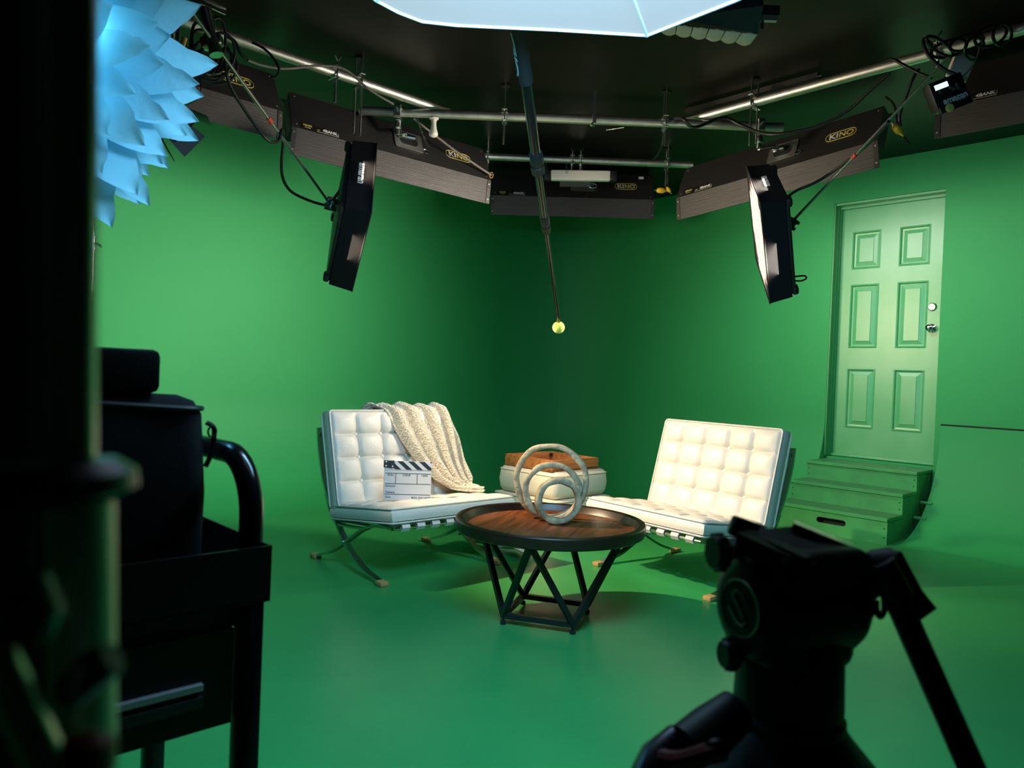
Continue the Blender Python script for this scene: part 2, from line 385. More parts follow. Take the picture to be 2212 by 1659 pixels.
# ---- steps
sm = frame(wp(3.07, -.86, 0), DR, (0, 0, 1))     # x along, y towards the wall
st = thing('wooden_steps', 'three step green painted wooden steps below the green door', 'steps', sm)
SWD = .825; H3 = (.18, .325, .465); Y3 = (0, .27, .54); prev = 0
for i in range(3):
    h, y = H3[i], Y3[i]
    m = MB()
    if i == 0:
        hw, hh, cx, cz = .105, .021, .44, .098
        pts_o = [(0, 0), (SWD, 0), (SWD, h-.024), (0, h-.024)]
        slot = [(cx+a, cz+b) for a, b in rrect(2*hw, 2*hh, .0205, 5)]
        bm = bmesh.new(); ov = [bm.verts.new((a, 0, b)) for a, b in pts_o]; iv = [bm.verts.new((a, 0, b)) for a, b in slot]
        es = [bm.edges.new((q_[k], q_[(k+1) % len(q_)])) for q_ in (ov, iv) for k in range(len(q_))]
        bmesh.ops.triangle_fill(bm, use_beauty=True, edges=es); bm.verts.index_update()
        m.add([v.co.copy() for v in bm.verts], [tuple(v.index for v in f_.verts) for f_ in bm.faces], sm); bm.free()
        k = len(slot)
        m.add([V((a, 0, b)) for a, b in slot]+[V((a, .02, b)) for a, b in slot], [(j, (j+1) % k, k+(j+1) % k, k+j) for j in range(k)], sm)
        r_ = m.build('riser', M['stair'], st, ang=20)
        MB().box((cx, .06, cz), (.26, .002, .07), sm).build('handle_slot', M['cut'], r_)
    else:
        m.box((SWD/2, y+.010, (prev+h-.024)/2+.0), (SWD, .02, h-.024-prev), sm); r_ = m.build('riser', M['stair'], st)
    for sx in (.02, SWD-.02):
        for sz in (.3, .7): MB().lathe([(.0045, 0), (.0045, .002), (0, .002)], 8, sm @ T(sx, y, prev+(h-.024-prev)*sz) @ yax).build('screw', M['cut'], r_)
    d = (Y3[i+1] if i < 2 else .86+.08)-y
    MB().box((SWD/2, y+d/2-.006+.01, h-.011), (SWD+.004, d+.03, .022), sm, .002, 1).build('tread', M['tread'] if False else M['stair'], st)
    MB().box((SWD/2, y+d/2+.012, h+.0006), (SWD-.004, d-.012, .0016), sm).build('tread_top', M['tread'], st)
    prev = h
for sx in (.01, SWD-.012):
    m = MB(); poly = [(.02, 0), (.86, 0), (.86, H3[2]-.022), (Y3[2]+.02, H3[2]-.022), (Y3[2]+.02, H3[1]-.022), (Y3[1]+.02, H3[1]-.022), (Y3[1]+.02, H3[0]-.022), (.02, H3[0]-.022)]
    Mx = sm @ T(sx-.009, 0, 0) @ MX(((0, 0, 1, 0), (1, 0, 0, 0), (0, 1, 0, 0), (0, 0, 0, 1)))
    m.prism(poly, 0, .018, Mx).build('side_panel', M['stair'], st, ang=0)
for z, y in ((.24, .62), (.14, .5)):
    MB().tube([wp(3.90, -.86+y, z), wp(3.98, -.86+y-.01, z)], .012, 8).build('bolt', M['stair'], st)

# ------------------------------------------------------------------ chairs
def cushion(wd, dp, th, nx, ny, r, tuft, res=12):
    """local: x width, y depth, z thickness up, tufted on top; centred"""
    m = MB(); NX, NY = nx*res, ny*res
    def prof(d): return th/2 if d >= r else th/2-r+math.sqrt(max(0, r*r-(r-d)**2))
    def top(u, v):
        x, y = (u-.5)*wd, (v-.5)*dp
        d = min(wd/2-abs(x), dp/2-abs(y)); z = prof(d)
        a, b = abs(math.sin(math.pi*nx*u)), abs(math.sin(math.pi*ny*v))
        e = min(1, d/.045)
        dip = max(math.exp(-(a/.13)**1.2), math.exp(-(b/.13)**1.2))*.50
        cu, cv = round(nx*u), round(ny*v)
        if 0 < cu < nx and 0 < cv < ny:
            rr = math.hypot((nx*u-cu)*wd/nx, (ny*v-cv)*dp/ny); dip += 1.0*math.exp(-(rr/.022)**2)
        elif not(0 < cu < nx) and a < b: pass
        z -= tuft*dip*e
        z += .012*e*(a*b)**.6
        wob = .004*math.sin(9*u+4*v)
        return V((x+wob*e*math.sin(math.pi*u), y, z))
    m.grid(top, NX+1, NY+1)
    m.grid(lambda u, v: V(((u-.5)*wd, (v-.5)*dp, -prof(min(wd/2-abs((u-.5)*wd), dp/2-abs((v-.5)*dp))))), NX//3+1, NY//3+1)
    zz = th/2-r
    per = rect_loop(wd, dp, NX, NY)
    k = len(per)
    nz = 5
    vs = []
    for j in range(nz):
        s = j/(nz-1); z = -zz+2*zz*s; bl = .006*math.sin(math.pi*s)
        for x, y in per: vs.append(V((x*(1+bl/wd*2), y*(1+bl/dp*2), z)))
    fs = [(j*k+i, j*k+(i+1) % k, (j+1)*k+(i+1) % k, (j+1)*k+i) for j in range(nz-1) for i in range(k)]
    m.add(vs, fs)
    return m
def rect_loop(wd, dp, a, b):
    x, y = wd/2, dp/2; o = []
    o += [(-x+wd*i/a, -y) for i in range(a)]; o += [(x, -y+dp*i/b) for i in range(b)]
    o += [(x-wd*i/a, y) for i in range(a)]; o += [(-x, y-dp*i/b) for i in range(b)]
    return o
def soft_loop(wd, dp, r): return rrect(wd, dp, r, 4)
def make_chair(label, Mw):
    t = thing('lounge_chair', label, 'chair', Mw, 'tufted leather lounge chairs')
    def B(m, name, mt, par=t, ang=35): return m.build(name, mt, par, ang, world=False)
    W2 = .378
    back_c = spline([(0, -.335, .72), (0, -.312, .60), (0, -.25, .44), (0, -.15, .295), (0, -.01, .15), (0, .16, .055), (0, .33, .016)], 6)
    seat_c = spline([(0, .435, .292), (0, .31, .288), (0, .17, .245), (0, 0, .150), (0, -.16, .066), (0, -.31, .016)], 6)
    for s in (-1, 1):
        B(MB().bar([(s*W2, p.y, p.z) for p in back_c], .032, .013, (1, 0, 0)), 'back_bar', M['chrome'])
        B(MB().bar([(s*W2, p.y, p.z) for p in seat_c], .032, .013, (1, 0, 0)), 'seat_bar', M['chrome'])
        B(MB().bar([(s*W2, -.225, .37), (s*W2, -.17, .285), (s*W2, -.1, .226), (s*W2, .05, .236), (s*W2, .2, .252)], .028, .010, (1, 0, 0)), 'seat_rail', M['chrome'])
        for y in (.345, -.325): B(MB().box((s*W2, y, .012), (.046, .06, .024), None, .006), 'foot_pad', M['pad'])
        B(MB().tube([(s*(W2-.02), -.01, .15), (s*(W2+.02), -.01, .15)], .007, 10), 'pivot_bolt', M['chrome'])
    B(MB().tube([(-W2, .43, .292), (W2, .43, .292)], .010, 10), 'front_rail', M['chrome'])
    B(MB().tube([(-W2, -.11, .232), (W2, -.11, .232)], .010, 10), 'rear_rail', M['chrome'])
    B(MB().tube([(-W2, -.325, .68), (W2, -.325, .68)], .010, 10), 'top_rail', M['chrome'])
    for i in range(8):
        x = -.315+.09*i
        B(MB().bar([(x, .40, .312), (x, .438, .309), (x, .447, .295), (x, .438, .279), (x, .40, .277), (x, .1, .248), (x, -.1, .232)], .046, .005, (1, 0, 0)), 'seat_strap', M['strap'])
    for i in range(5):
        z = .36+.08*i; y = -.222-(z-.3)*.24
        B(MB().box((0, y-.02, z), (.70, .004, .04)), 'back_strap', M['strap'])
    # cushions
    SW, SD, TH = .785, .59, .088
    ms = T(0, .145, .318) @ MX.Rotation(math.radians(7.1), 4, 'X')
    mb_ = T(0, -.180, .562) @ MX.Rotation(math.radians(-74.5), 4, 'X')
    for nm, mm, dd, ny, TH in (('seat_cushion', ms, SD, 4, .088), ('back_cushion', mb_, .515, 4, .108)):
        c = cushion(SW, dd, TH, 5, ny, .018, .020); c.v = [mm @ a for a in c.v]
        co = B(c, nm, M['leather'], ang=50)
        for zz in (TH/2-.010, -TH/2+.010):
            lp = [mm @ V((x, y, zz)) for x, y in soft_loop(SW+.004, dd+.004, .018)]
            B(MB().tube(lp, .0048, 6, closed=True), 'piping', M['leather'], co)
        for i in range(1, 5):
            for j in range(1, ny):
                x, y = (i/5-.5)*SW, (j/ny-.5)*dd
                x += .004*math.sin(9*i/5+4*j/ny)*math.sin(math.pi*i/5)
                B(MB().lathe([(.0105, 0), (.0105, .003), (.007, .0065), (0, .008)], 12, mm @ T(x, y, TH/2-.024)), 'button', M['leather'], co)
    return t
def facing(cx, cy, fx, fy): return T(cx, cy, 0) @ rz(math.atan2(-fx, fy))
ML = facing(-.552, 4.165, .676, -.737)
MR = facing(1.035, 4.14, -.78, -.625)
chL = make_chair('ivory tufted leather lounge chair with a plush throw and clapperboard on it', ML)
chR = make_chair('empty ivory tufted leather lounge chair between the round table and the steps', MR)

# ------------------------------------------------------------------ plush throw on the left chair
def back_pt(x, s, lift):           # s = 0 at the top edge of back cushion front, grows downwards
    a = math.radians(15.5); dy, dz = math.sin(a), -math.cos(a)
    return V((x, -.243+.052*math.cos(a)+dy*s+math.cos(a)*lift, .834+.052*math.sin(a)*.3+dz*s+math.sin(a)*lift))
def throw(u, v):
    """u across 0..1 (screen left to right = +x to -x), v along"""
    keys = [  # v, left point, right point
        (0.00, V((.13, -.345, .66)), V((-.395, -.35, .60))),
        (0.12, V((.13, -.335, .80)), V((-.40, -.33, .79))),
        (0.20, V((.10, -.295, .862)), V((-.40, -.285, .858))),
        (0.28, V((.045, -.205, .850)), V((-.41, -.205, .852))),
        (0.40, V((-.005, -.130, .72)), V((-.43, -.145, .70))),
        (0.55, V((-.085, -.075, .575)), V((-.435, -.075, .53))),
        (0.68, V((-.185, -.020, .455)), V((-.44, -.02, .435))),
        (0.78, V((-.27, .045, .408)), V((-.435, -.02, .41))),
        (0.90, V((-.335, .125, .405)), V((-.43, .00, .402))),
        (1.00, V((-.385, .175, .402)), V((-.44, .04, .398)))]
    for i in range(len(keys)-1):
        if keys[i][0] <= v <= keys[i+1][0]+1e-9:
            a, b = keys[i], keys[i+1]; t = (v-a[0])/(b[0]-a[0]); t = t*t*(3-2*t) if False else t
            l = a[1].lerp(b[1], t); r = a[2].lerp(b[2], t); break
    p = l.lerp(r, u)
    ph = 2*math.pi*(4.6*u+.55*math.sin(2.3*v)+.25*math.sin(5*u+3*v))
    amp = .021*min(1, max(0, (v-.10)/.2))*(1 if v < .75 else 1.0)
    f_ = math.sin(ph); f_ = math.copysign(abs(f_)**.7, f_)
    n = V((0, .85, .5)) if v > .24 else V((0, -.2, 1))
    p = p+n*(amp*(f_+1.0)+.006)
    p += V((.004*math.sin(17*v+5*u), 0, .004*math.sin(13*u+11*v)))
    return p
tr = thing('throw_blanket', 'cream plush throw draped over the back of the left lounge chair', 'blanket', ML)
def smooth_throw(u, v): return throw(u, v)
m = MB().grid(lambda u, v: ML @ (V((0, -.012*(1-v), -.026))+(throw(u, max(0, v-.02))+throw(u, v)*2+throw(u, min(1, v+.02)))/4), 96, 120)
o = m.build('drape', M['fur'], tr, ang=180, recalc=False)
md = o.modifiers.new('thick', 'SOLIDIFY'); md.thickness = .012; md.offset = 0
# tail over the right side down to the floor
def tail(u, v):
    keys = [(0, V((-.37, .06, .395)), V((-.37, -.10, .385))), (.12, V((-.43, .07, .375)), V((-.425, -.10, .365))), (.3, V((-.455, .08, .30)), V((-.45, -.06, .30))),
            (.62, V((-.46, .20, .10)), V((-.465, -.08, .11))), (.75, V((-.48, .36, .05)), V((-.49, -.17, .05))), (.9, V((-.56, .40, .035)), V((-.56, -.19, .03))), (1, V((-.68, .36, .018)), V((-.60, -.16, .018)))]
    for i in range(len(keys)-1):
        if keys[i][0] <= v <= keys[i+1][0]+1e-9:
            a, b = keys[i], keys[i+1]; t = (v-a[0])/(b[0]-a[0]); l = a[1].lerp(b[1], t); r = a[2].lerp(b[2], t); break
    p = l.lerp(r, u)
    fold = math.sin(2*math.pi*(2.6*u+.3*math.sin(4*v)))
    if v < .7: p += V((-.018*(fold+1)*min(1, v*4), 0, 0))
    else: p += V((.02*math.sin(7*u+3), .01*math.sin(19*u), .028*(fold+1)*(1-(v-.7)/.3*.55)))
    return p
m = MB().grid(lambda u, v: ML @ tail(u, v), 50, 60); o = m.build('floor_tail', M['furback'], tr, ang=180, recalc=False)
md = o.modifiers.new('thick', 'SOLIDIFY'); md.thickness = .010; md.offset = 0

# ------------------------------------------------------------------ clapperboard
cb = P(828, 1078, 3.98); cb2 = P(933, 1080, 4.18)
# stands on the seat, leaning on the back cushion
cl = ML.inverted() @ cb
bx = (ML.to_3x3() @ V((-.202, .150, 0))).normalized(); bu = (ML.to_3x3() @ V((-.08, -.12, 1))).normalized()
CW, CH = .250, .206
base = ML @ V((.228, .095, .369))
cm = surf(base, bx, bu)          # x right, y up, z to the viewer
ck = thing('clapperboard', 'white film clapperboard with striped stick leaning on the left chair back', 'clapperboard', cm)
MB().box((CW/2, CH*.39, 0), (CW, CH*.78, .005), cm, .0012, 1).build('slate', M['slate'], ck)
hz = CH*.78
stk = MB().box((CW/2, hz+.024, 0), (CW, .046, .009), cm, .001, 1).build('clap_stick', M['slate'], ck)
pr_ = MB()
for i in range(5):
    x0 = .010+i*.057; z0, z1, w_ = hz+.002, hz+.046, .030
    pts = [(x0, z1), (x0+w_, z1), (x0+w_+.050, z0), (x0+.050, z0)]
    cl_ = []
    xr = CW-.001
    if pts[0][0] < xr:
        def clip(poly):
            out = []
            for i_ in range(len(poly)):
                a, b = poly[i_], poly[(i_+1) % len(poly)]
                if a[0] <= xr: out.append(a)
                if (a[0] <= xr) != (b[0] <= xr):
                    t = (xr-a[0])/(b[0]-a[0]); out.append((xr, a[1]+(b[1]-a[1])*t))
            return out
        cl_ = clip(pts); pr_.prism(cl_, .0046, .0052, cm)
pr_.build('stripes', M['ink'], stk, ang=0)
hg = MB().prism([(-.003, hz+.048), (.052, hz+.048), (.056, hz+.012), (.036, hz+.008), (-.003, hz+.012)], .0053, .0068, cm).build('hinge_plate', M['ink'], ck, ang=0)
for x, z in ((.010, .041), (.010, .020), (.044, .018)): MB().lathe([(.004, 0), (.003, .002), (0, .0024)], 10, cm @ T(x, hz+z, .0066)).build('rivet', M['white'], hg)
ln = MB()
def hl(x0, x1, y): ln.box(((x0+x1)/2, y, .0027), (x1-x0, .0030, .0005), cm)
def vl(x, y0, y1): ln.box((x, (y0+y1)/2, .0027), (.0030, y1-y0, .0005), cm)
y1, y2, y3 = hz*.885, hz*.545, hz*.20
hl(.008, CW-.004, y1); hl(.008, CW-.004, y2); hl(.008, CW-.004, y3); vl(.0625, y2, y1); vl(.175, y2, y1)
for b_, x, y, s in (('ROLL', .037, y1-.009, .0135), ('SCENE', .119, y1-.009, .0135), ('TAKE', .213, y1-.010, .0135), ('Director', .037, y2-.012, .0145), ('Camera', .036, y3+.011, .0145), ('Date', .026, y3-.015, .0145), ('MOS', .163, y3-.016, .0135), ('DAY', .199, y3-.016, .0135), ('NITE', .232, y3-.016, .0135)):
    text('', b_, s, cm @ T(x, y, .0025), None, None, .012, 1.05, ln, .0005)
ln.build('print', M['ink'], ck, ang=0, recalc=False)

# ------------------------------------------------------------------ pouf, cushion and wooden tray behind the table
pm = T(.30, 5.02, 0) @ rz(math.radians(45-.9))
pf = thing('ottoman', 'cream upholstered ottoman on the floor behind the round table', 'ottoman', pm)
MB().box((0, 0, .165), (.56, .56, .23), pm, .03, 3).build('body', M['pouf'], pf)
lp = [pm @ V((x, y, .272)) for x, y in rrect(.56, .56, .03)]; MB().tube(lp, .005, 6, True).build('piping', M['pouf'], pf)
for a in (-1, 1):
    for b in (-1, 1): MB().box((a*.24, b*.24, .025), (.05, .05, .05), pm, .006).build('foot', M['rim'], pf)
lpf = MB()
for i in range(3): lpf.tube([pm @ V((-.33+.02*i, -.34-.012*i, .012+.012*i)), pm @ V((-.16, -.33-.012*i, .014+.012*i)), pm @ V((.06, -.335-.01*i, .010+.012*i))], .009, 6)
tag(lpf.build('folded_straps', M['strap']), 'cream folded straps on the floor at the foot of the ottoman', 'strap')
bc = T(.30, 5.02, .282) @ rz(math.radians(45-.9))
def bigcush(wd, h, r):
    m = MB()
    def side(u, v):
        a = u
        return None
    n = 6; lv = []
    for k in range(7):
        a = math.pi/2*k/6; lv.append((-r*(1-math.cos(a-math.pi/2+math.pi/2) if False else (1-math.sin(a))), r*(1-math.cos(a))))
    lv = [(-r*(1-math.sin(a)), r*(1-math.cos(a))) for a in [math.pi/2*k/6 for k in range(7)]]+[(.006, h*.5)]+[(-r*(1-math.cos(a)), h-r+r*math.sin(a)) for a in [math.pi/2*k/6 for k in range(7)]]
    vs = []; k = None
    for e, z in lv:
        lp = rrect(wd+2*e, wd+2*e, .05+max(-.03, e)); k = len(lp); vs += [V((x, y, z)) for x, y in lp]
    fs = [(j*k+i, j*k+(i+1) % k, (j+1)*k+(i+1) % k, (j+1)*k+i) for j in range(len(lv)-1) for i in range(k)]
    fs += [tuple(range(k))[::-1], tuple(range((len(lv)-1)*k, len(lv)*k))]
    return m.add(vs, fs)
c = bigcush(.53, .175, .05); c.v = [bc @ a for a in c.v]
bq = thing('box_cushion', 'thick cream box cushion stacked on the ottoman', 'cushion', bc)
c.build('pad', M['pouf'], bq, ang=60)
lp = [bc @ V((x, y, .15)) for x, y in rrect(.528, .528, .05)]; MB().tube(lp, .004, 6, True).build('piping', M['pouf'], bq)
tm = T(.285, 5.0, .457) @ rz(math.radians(43))
ty = thing('wooden_tray', 'honey brown wooden tray lying corner-on on the stacked cushion', 'tray', tm)
TW, THH, tt = .44, .072, .018
MB().box((0, 0, .008), (TW, TW, .016), tm).build('bottom', M['tray'], ty)
for i in range(4):
    rm_ = tm @ rz(math.pi/2*i)
    MB().box((0, -TW/2+tt/2, THH/2), (TW-(.0 if i % 2 else 2*tt), tt, THH), rm_, .0015, 1).build('side', M['tray'], ty)
MB().box((TW/2-tt-.006, TW/2-tt-.006, THH*.72), (.022, .022, .018), tm).build('corner_notch', M['ink'], ty)

# ------------------------------------------------------------------ round table
tb = T(.190, 3.26, 0) @ rz(math.radians(-17))
tt_ = thing('coffee_table', 'round dark walnut tray table on a black angular metal frame', 'table', tb)
RO = .412; ZT = .437
MB().lathe([(0, ZT-.052), (RO-.016, ZT-.052), (RO-.004, ZT-.046), (RO, ZT-.03), (RO+.001, ZT-.006), (RO-.003, ZT-.001), (RO-.024, ZT), (RO-.030, ZT-.003), (RO-.040, ZT-.028), (RO-.044, ZT-.034)], 96, tb).build('rim', M['rim'], tt_)
NP = 6
for i in range(NP):      # planks of the tray floor
    x0, x1 = -(RO-.04)+2*(RO-.04)*i/NP+.0006, -(RO-.04)+2*(RO-.04)*(i+1)/NP-.0006
    r_ = RO-.041; n = 14
    up = [(x0+(x1-x0)*k/n, math.sqrt(max(0, r_*r_-(x0+(x1-x0)*k/n)**2))) for k in range(n+1)]
    poly = up+[(x, -y) for x, y in reversed(up)]
    m = MB(); k = len(poly)
    m.add([tb @ V((x, y, ZT-.032)) for x, y in poly], [tuple(range(k))])
    m.build('plank', M['table'], tt_, ang=0, recalc=False)
BS = .150; TP = .315; tu = .011
def sq(a): return rect_(a)
def rect_(h): return [(-h, -h), (h, -h), (h, h), (-h, h)]
bcn = [V((x, y, .038)) for x, y in rect_(BS)]
tpn = [V((TP*math.cos(a), TP*math.sin(a), ZT-.055)) for a in [math.radians(q) for q in (-90, 0, 90, 180)]]
for i in range(4):
    a, b = bcn[i], bcn[(i+1) % 4]
    MB().bar([tb @ a, tb @ b], 2*tu, 2*tu, tb.to_3x3() @ V((0, 0, 1))).build('base_bar', M['blackmetal'], tt_)
    for q in (tpn[i], tpn[(i-1) % 4]):
        e = (q-a).normalized()
        MB().bar([tb @ (a-e*.006), tb @ q], 2*tu, 2*tu, tb.to_3x3() @ V((a.x, a.y, 0))).build('leg', M['blackmetal'], tt_)
    MB().lathe([(.012, 0), (.013, .004), (.012, .014), (.006, .016), (.006, .03)], 12, tb @ T(a.x, a.y, 0)).build('foot', M['black'], tt_)
for i in range(4):
    a, b = tpn[i], tpn[(i+1) % 4]
    MB().bar([tb @ a, tb @ b], .03, .012, (0, 0, 1)).build('top_brace', M['blackmetal'], tt_)
MB().lathe([(.007, 0), (.007, .008), (.011, .009), (.011, .02), (0, .021)], 10, tb @ T(-BS-.010, .02, .04) @ MX.Rotation(-math.pi/2, 4, 'Y')).build('knob', M['black'], tt_)
# ---- ring sculpture
sc_m = T(.212, 3.34, ZT-.0315)
rs = thing('ring_sculpture', 'carved pale wood sculpture of three nested rings on the round table', 'sculpture', sc_m)
def carved(cx, cy, rad, th, dp, yaw, seed, tilt=0):
    m = MB(); rnd = random.Random(seed); ph = [rnd.uniform(0, 6.28) for _ in range(6)]; n = 96; k = 14
    vs = []
    for i in range(n):
        a = 2*math.pi*i/n
        wob = 1+.010*math.sin(3*a+ph[0])+.008*math.sin(7*a+ph[1]); t = th*(1+.10*math.sin(4*a+ph[2])+.06*math.sin(9*a+ph[3])); d = dp*(1+.10*math.sin(3*a+ph[4]))
        for j in range(k):
            b = 2*math.pi*j/k; ca, sb = math.cos(b), math.sin(b)
            e = .55
            cr = math.copysign(abs(ca)**e, ca)*t/2; cz = math.copysign(abs(sb)**e, sb)*d/2
            r = (rad-th/2)*wob+cr
            vs.append(V((r*math.cos(a), cz, r*math.sin(a)+rad)))
    fs = [(i*k+j, ((i+1) % n)*k+j, ((i+1) % n)*k+(j+1) % k, i*k+(j+1) % k) for i in range(n) for j in range(k)]
    return m.add(vs, fs, sc_m @ T(cx, cy, 0) @ rz(yaw) @ MX.Rotation(tilt, 4, 'X'))
carved(-.018, .060, .174, .026, .036, math.radians(-14), 1).build('large_ring', M['ring'], rs, ang=70)
carved(-.012, .02, .134, .027, .036, math.radians(-6), 2).build('middle_ring', M['ring'], rs, ang=70)
carved(.012, -.042, .1035, .028, .050, math.radians(8), 3).build('small_ring', M['ring'], rs, ang=70)

# ------------------------------------------------------------------ pipes
def pipe(name, label, a, b, r=.0285):
    a, b = V(a), V(b); mid = (a+b)/2
    o = thing(name, label, 'pipe', T(mid), 'overhead pipes')
    d = (b-a).normalized(); m = MB(); x = d.orthogonal().normalized(); y = d.cross(x); n = 20
    vs = [p+x*(q*math.cos(2*math.pi*i/n))+y*(q*math.sin(2*math.pi*i/n)) for p, q in ((a, r), (b, r), (b, r-.004), (a, r-.004)) for i in range(n)]
    fs = [(k*n+i, k*n+(i+1) % n, ((k+1) % 4)*n+(i+1) % n, ((k+1) % 4)*n+i) for k in range(4) for i in range(n)]
    m.add(vs, fs); m.build('tube', M['steel'], o, ang=50)
    return o, a, b
ZP = 2.70
def PZ2(x, y, z): return PZ(x, y, z)
fa, fb = PZ(780, 245, ZP), PZ(1697, 270, ZP); fb.y = fa.y = (fa.y+fb.y)/2
p_f, fa, fb = pipe('steel_pipe', 'straight galvanised pipe across the middle carrying the white bulb', fa, fb)
ba, bb = PZ(1048, 343, 2.78), PZ(1500, 351, 2.78); ba.y = bb.y = (ba.y+bb.y)/2
p_b, ba, bb = pipe('steel_pipe', 'rearmost straight pipe above the central black light bank', ba, bb)
zd = ZP+.058
la, lb = PZ(385, 42, zd), PZ(968, 242, zd); la = lb+(la-lb)*1.6
p_l, la, lb = pipe('steel_pipe', 'diagonal pipe running to the upper left behind the feather lamp', la, lb)
ra, rb = PZ(1478, 262, zd), PZ(2212, 62, zd); rb = ra+(rb-ra)*1.5
p_r, ra, rb = pipe('steel_pipe', 'diagonal pipe running to the upper right with cables wound on it', ra, rb)
# ---- hangers: threaded rods with clamps
def on(a, b, px):           # point on pipe at pixel column
    lo, hi = 0., 1.
    for _ in range(40):
        mid = (lo+hi)/2; p = a.lerp(b, mid); v = p-O; x = 1106+FPX*v.dot(RT)/v.dot(F)
        x0 = a-O; x0 = 1106+FPX*x0.dot(RT)/x0.dot(F); x1 = b-O; x1 = 1106+FPX*x1.dot(RT)/x1.dot(F)
        if (x < px) == (x0 < x1): lo = mid
        else: hi = mid
    return a.lerp(b, (lo+hi)/2)
def hanger(pipe_ab, px, low, label, two=True, top=None):
    a, b = pipe_ab; p = on(a, b, px); d = (b-a).normalized(); s = V((d.y, -d.x, 0))
    o = thing('pipe_hanger', label, 'hanger', T(p), 'threaded rod pipe hangers')
    zt = HT if top is None else p.z+top
    for k, off in enumerate((-.036, .036) if two else (.036,)):
        q = p+s*off
        MB().tube([V((q.x, q.y, zt)), V((q.x, q.y, p.z-low-.03*k))], .0055, 8).build('threaded_rod', M['zinc'], o)
        MB().lathe([(.010, -.006), (.010, .006)], 6, T(q.x, q.y, p.z+.036)).build('nut', M['zinc'], o)
    MB().box((0, 0, .034), (.034, .10, .008), frame(p, d, (0, 0, 1)), .002, 1).build('clamp_plate', M['zinc'], o)
    MB().box((0, 0, -.034), (.034, .10, .008), frame(p, d, (0, 0, 1)), .002, 1).build('clamp_plate', M['zinc'], o)
    MB().lathe([(.0, 0), (.03, 0), (.03, .004), (.012, .012), (0, .012)], 14, T(p.x, p.y, HT-.012)).build('ceiling_flange', M['black'], o) if top is None else None
    return o
hanger((la, lb), 775, .30, 'long twin rod hanger where the left diagonal pipe nears the middle pipe')
hanger((fa, fb), 1090, .16, 'twin rod hanger on the middle pipe left of the boom pole')
hanger((fa, fb), 1436, .13, 'twin rod hanger on the middle pipe above the yellow plug')
hanger((ra, rb), 1630, .24, 'twin rod hanger on the right diagonal pipe above the metal plate')
hanger((ba, bb), 1054, .16, 'twin rod hanger at the left end of the rearmost pipe')
hanger((ba, bb), 1441, .20, 'twin rod hanger near the right end of the rearmost pipe')
def wing_clamp(p, d, label, drop=.14, sc_=1.0):
    o = thing('pipe_clamp', label, 'clamp', T(p), 'steel pipe clamps'); fm = frame(p, d, (0, 0, 1))
    for z in (.032, -.032): MB().box((0, 0, z*sc_), (.035*sc_, .075*sc_, .014), fm, .003, 1).build('jaw', M['zinc'], o)
    MB().box((0, .036*sc_, 0), (.03*sc_, .012, .07*sc_), fm, .003, 1).build('jaw', M['zinc'], o)
    MB().tube([fm @ V((0, -.035*sc_, -.05)), fm @ V((0, -.035*sc_, .065))], .005, 8).build('bolt', M['zinc'], o)
    w_ = MB()
    for s in (-1, 1): w_.bar([fm @ V((0, -.035*sc_, .055)), fm @ V((s*.020, -.035*sc_, .085))], .012, .003, fm.to_3x3() @ V((0, 1, 0)))
    w_.build('wing_nut', M['zinc'], o)
    if drop: MB().tube([fm @ V((0, -.02, -.035)), fm @ V((0, -.02, -.035-drop))], .008, 8).build('spigot', M['zinc'], o)
    return o
wing_clamp(on(la, lb, 722), lb-la, 'wing nut clamp with a hanging spigot on the left diagonal pipe')
wing_clamp(on(ba, bb, 1236), bb-ba, 'left of the two wing nut clamps holding the bar light', .06)
wing_clamp(on(ba, bb, 1254), bb-ba, 'right of the two wing nut clamps holding the bar light', .06)
p = on(fa, fb, 1283)
o = thing('pipe_strap', 'short flat strap hanger above the middle pipe right of the boom pole', 'hanger', T(p))
MB().box((0, 0, .0), (.022, .066, .066), T(p), .003, 1).build('collar', M['zinc'], o)
MB().box((0, 0, (HT-p.z+.03)/2), (.018, .003, HT-p.z-.03), T(p)).build('strap', M['zinc'], o)
MB().tube([p+V((-.01, -.03, -.03)), p+V((-.02, -.045, -.05))], .008, 8).build('bolt', M['zinc'], o)
# ---- bulb under the pipe
p = on(fa, fb, 938)+V((0, 0, -.0285))
o = thing('light_bulb', 'white frosted bulb hanging under the middle pipe', 'bulb', T(p))
MB().lathe([(.03, 0), (.03, -.006), (.018, -.01), (.018, -.022)], 16, T(p)).build('socket', M['bulb'], o)
MB().lathe([(.015, -.018), (.016, -.045), (.020, -.07), (.027, -.09), (.029, -.103), (.026, -.113), (.015, -.120), (0, -.122)], 20, T(p)).build('glass', M['bulb'], o)

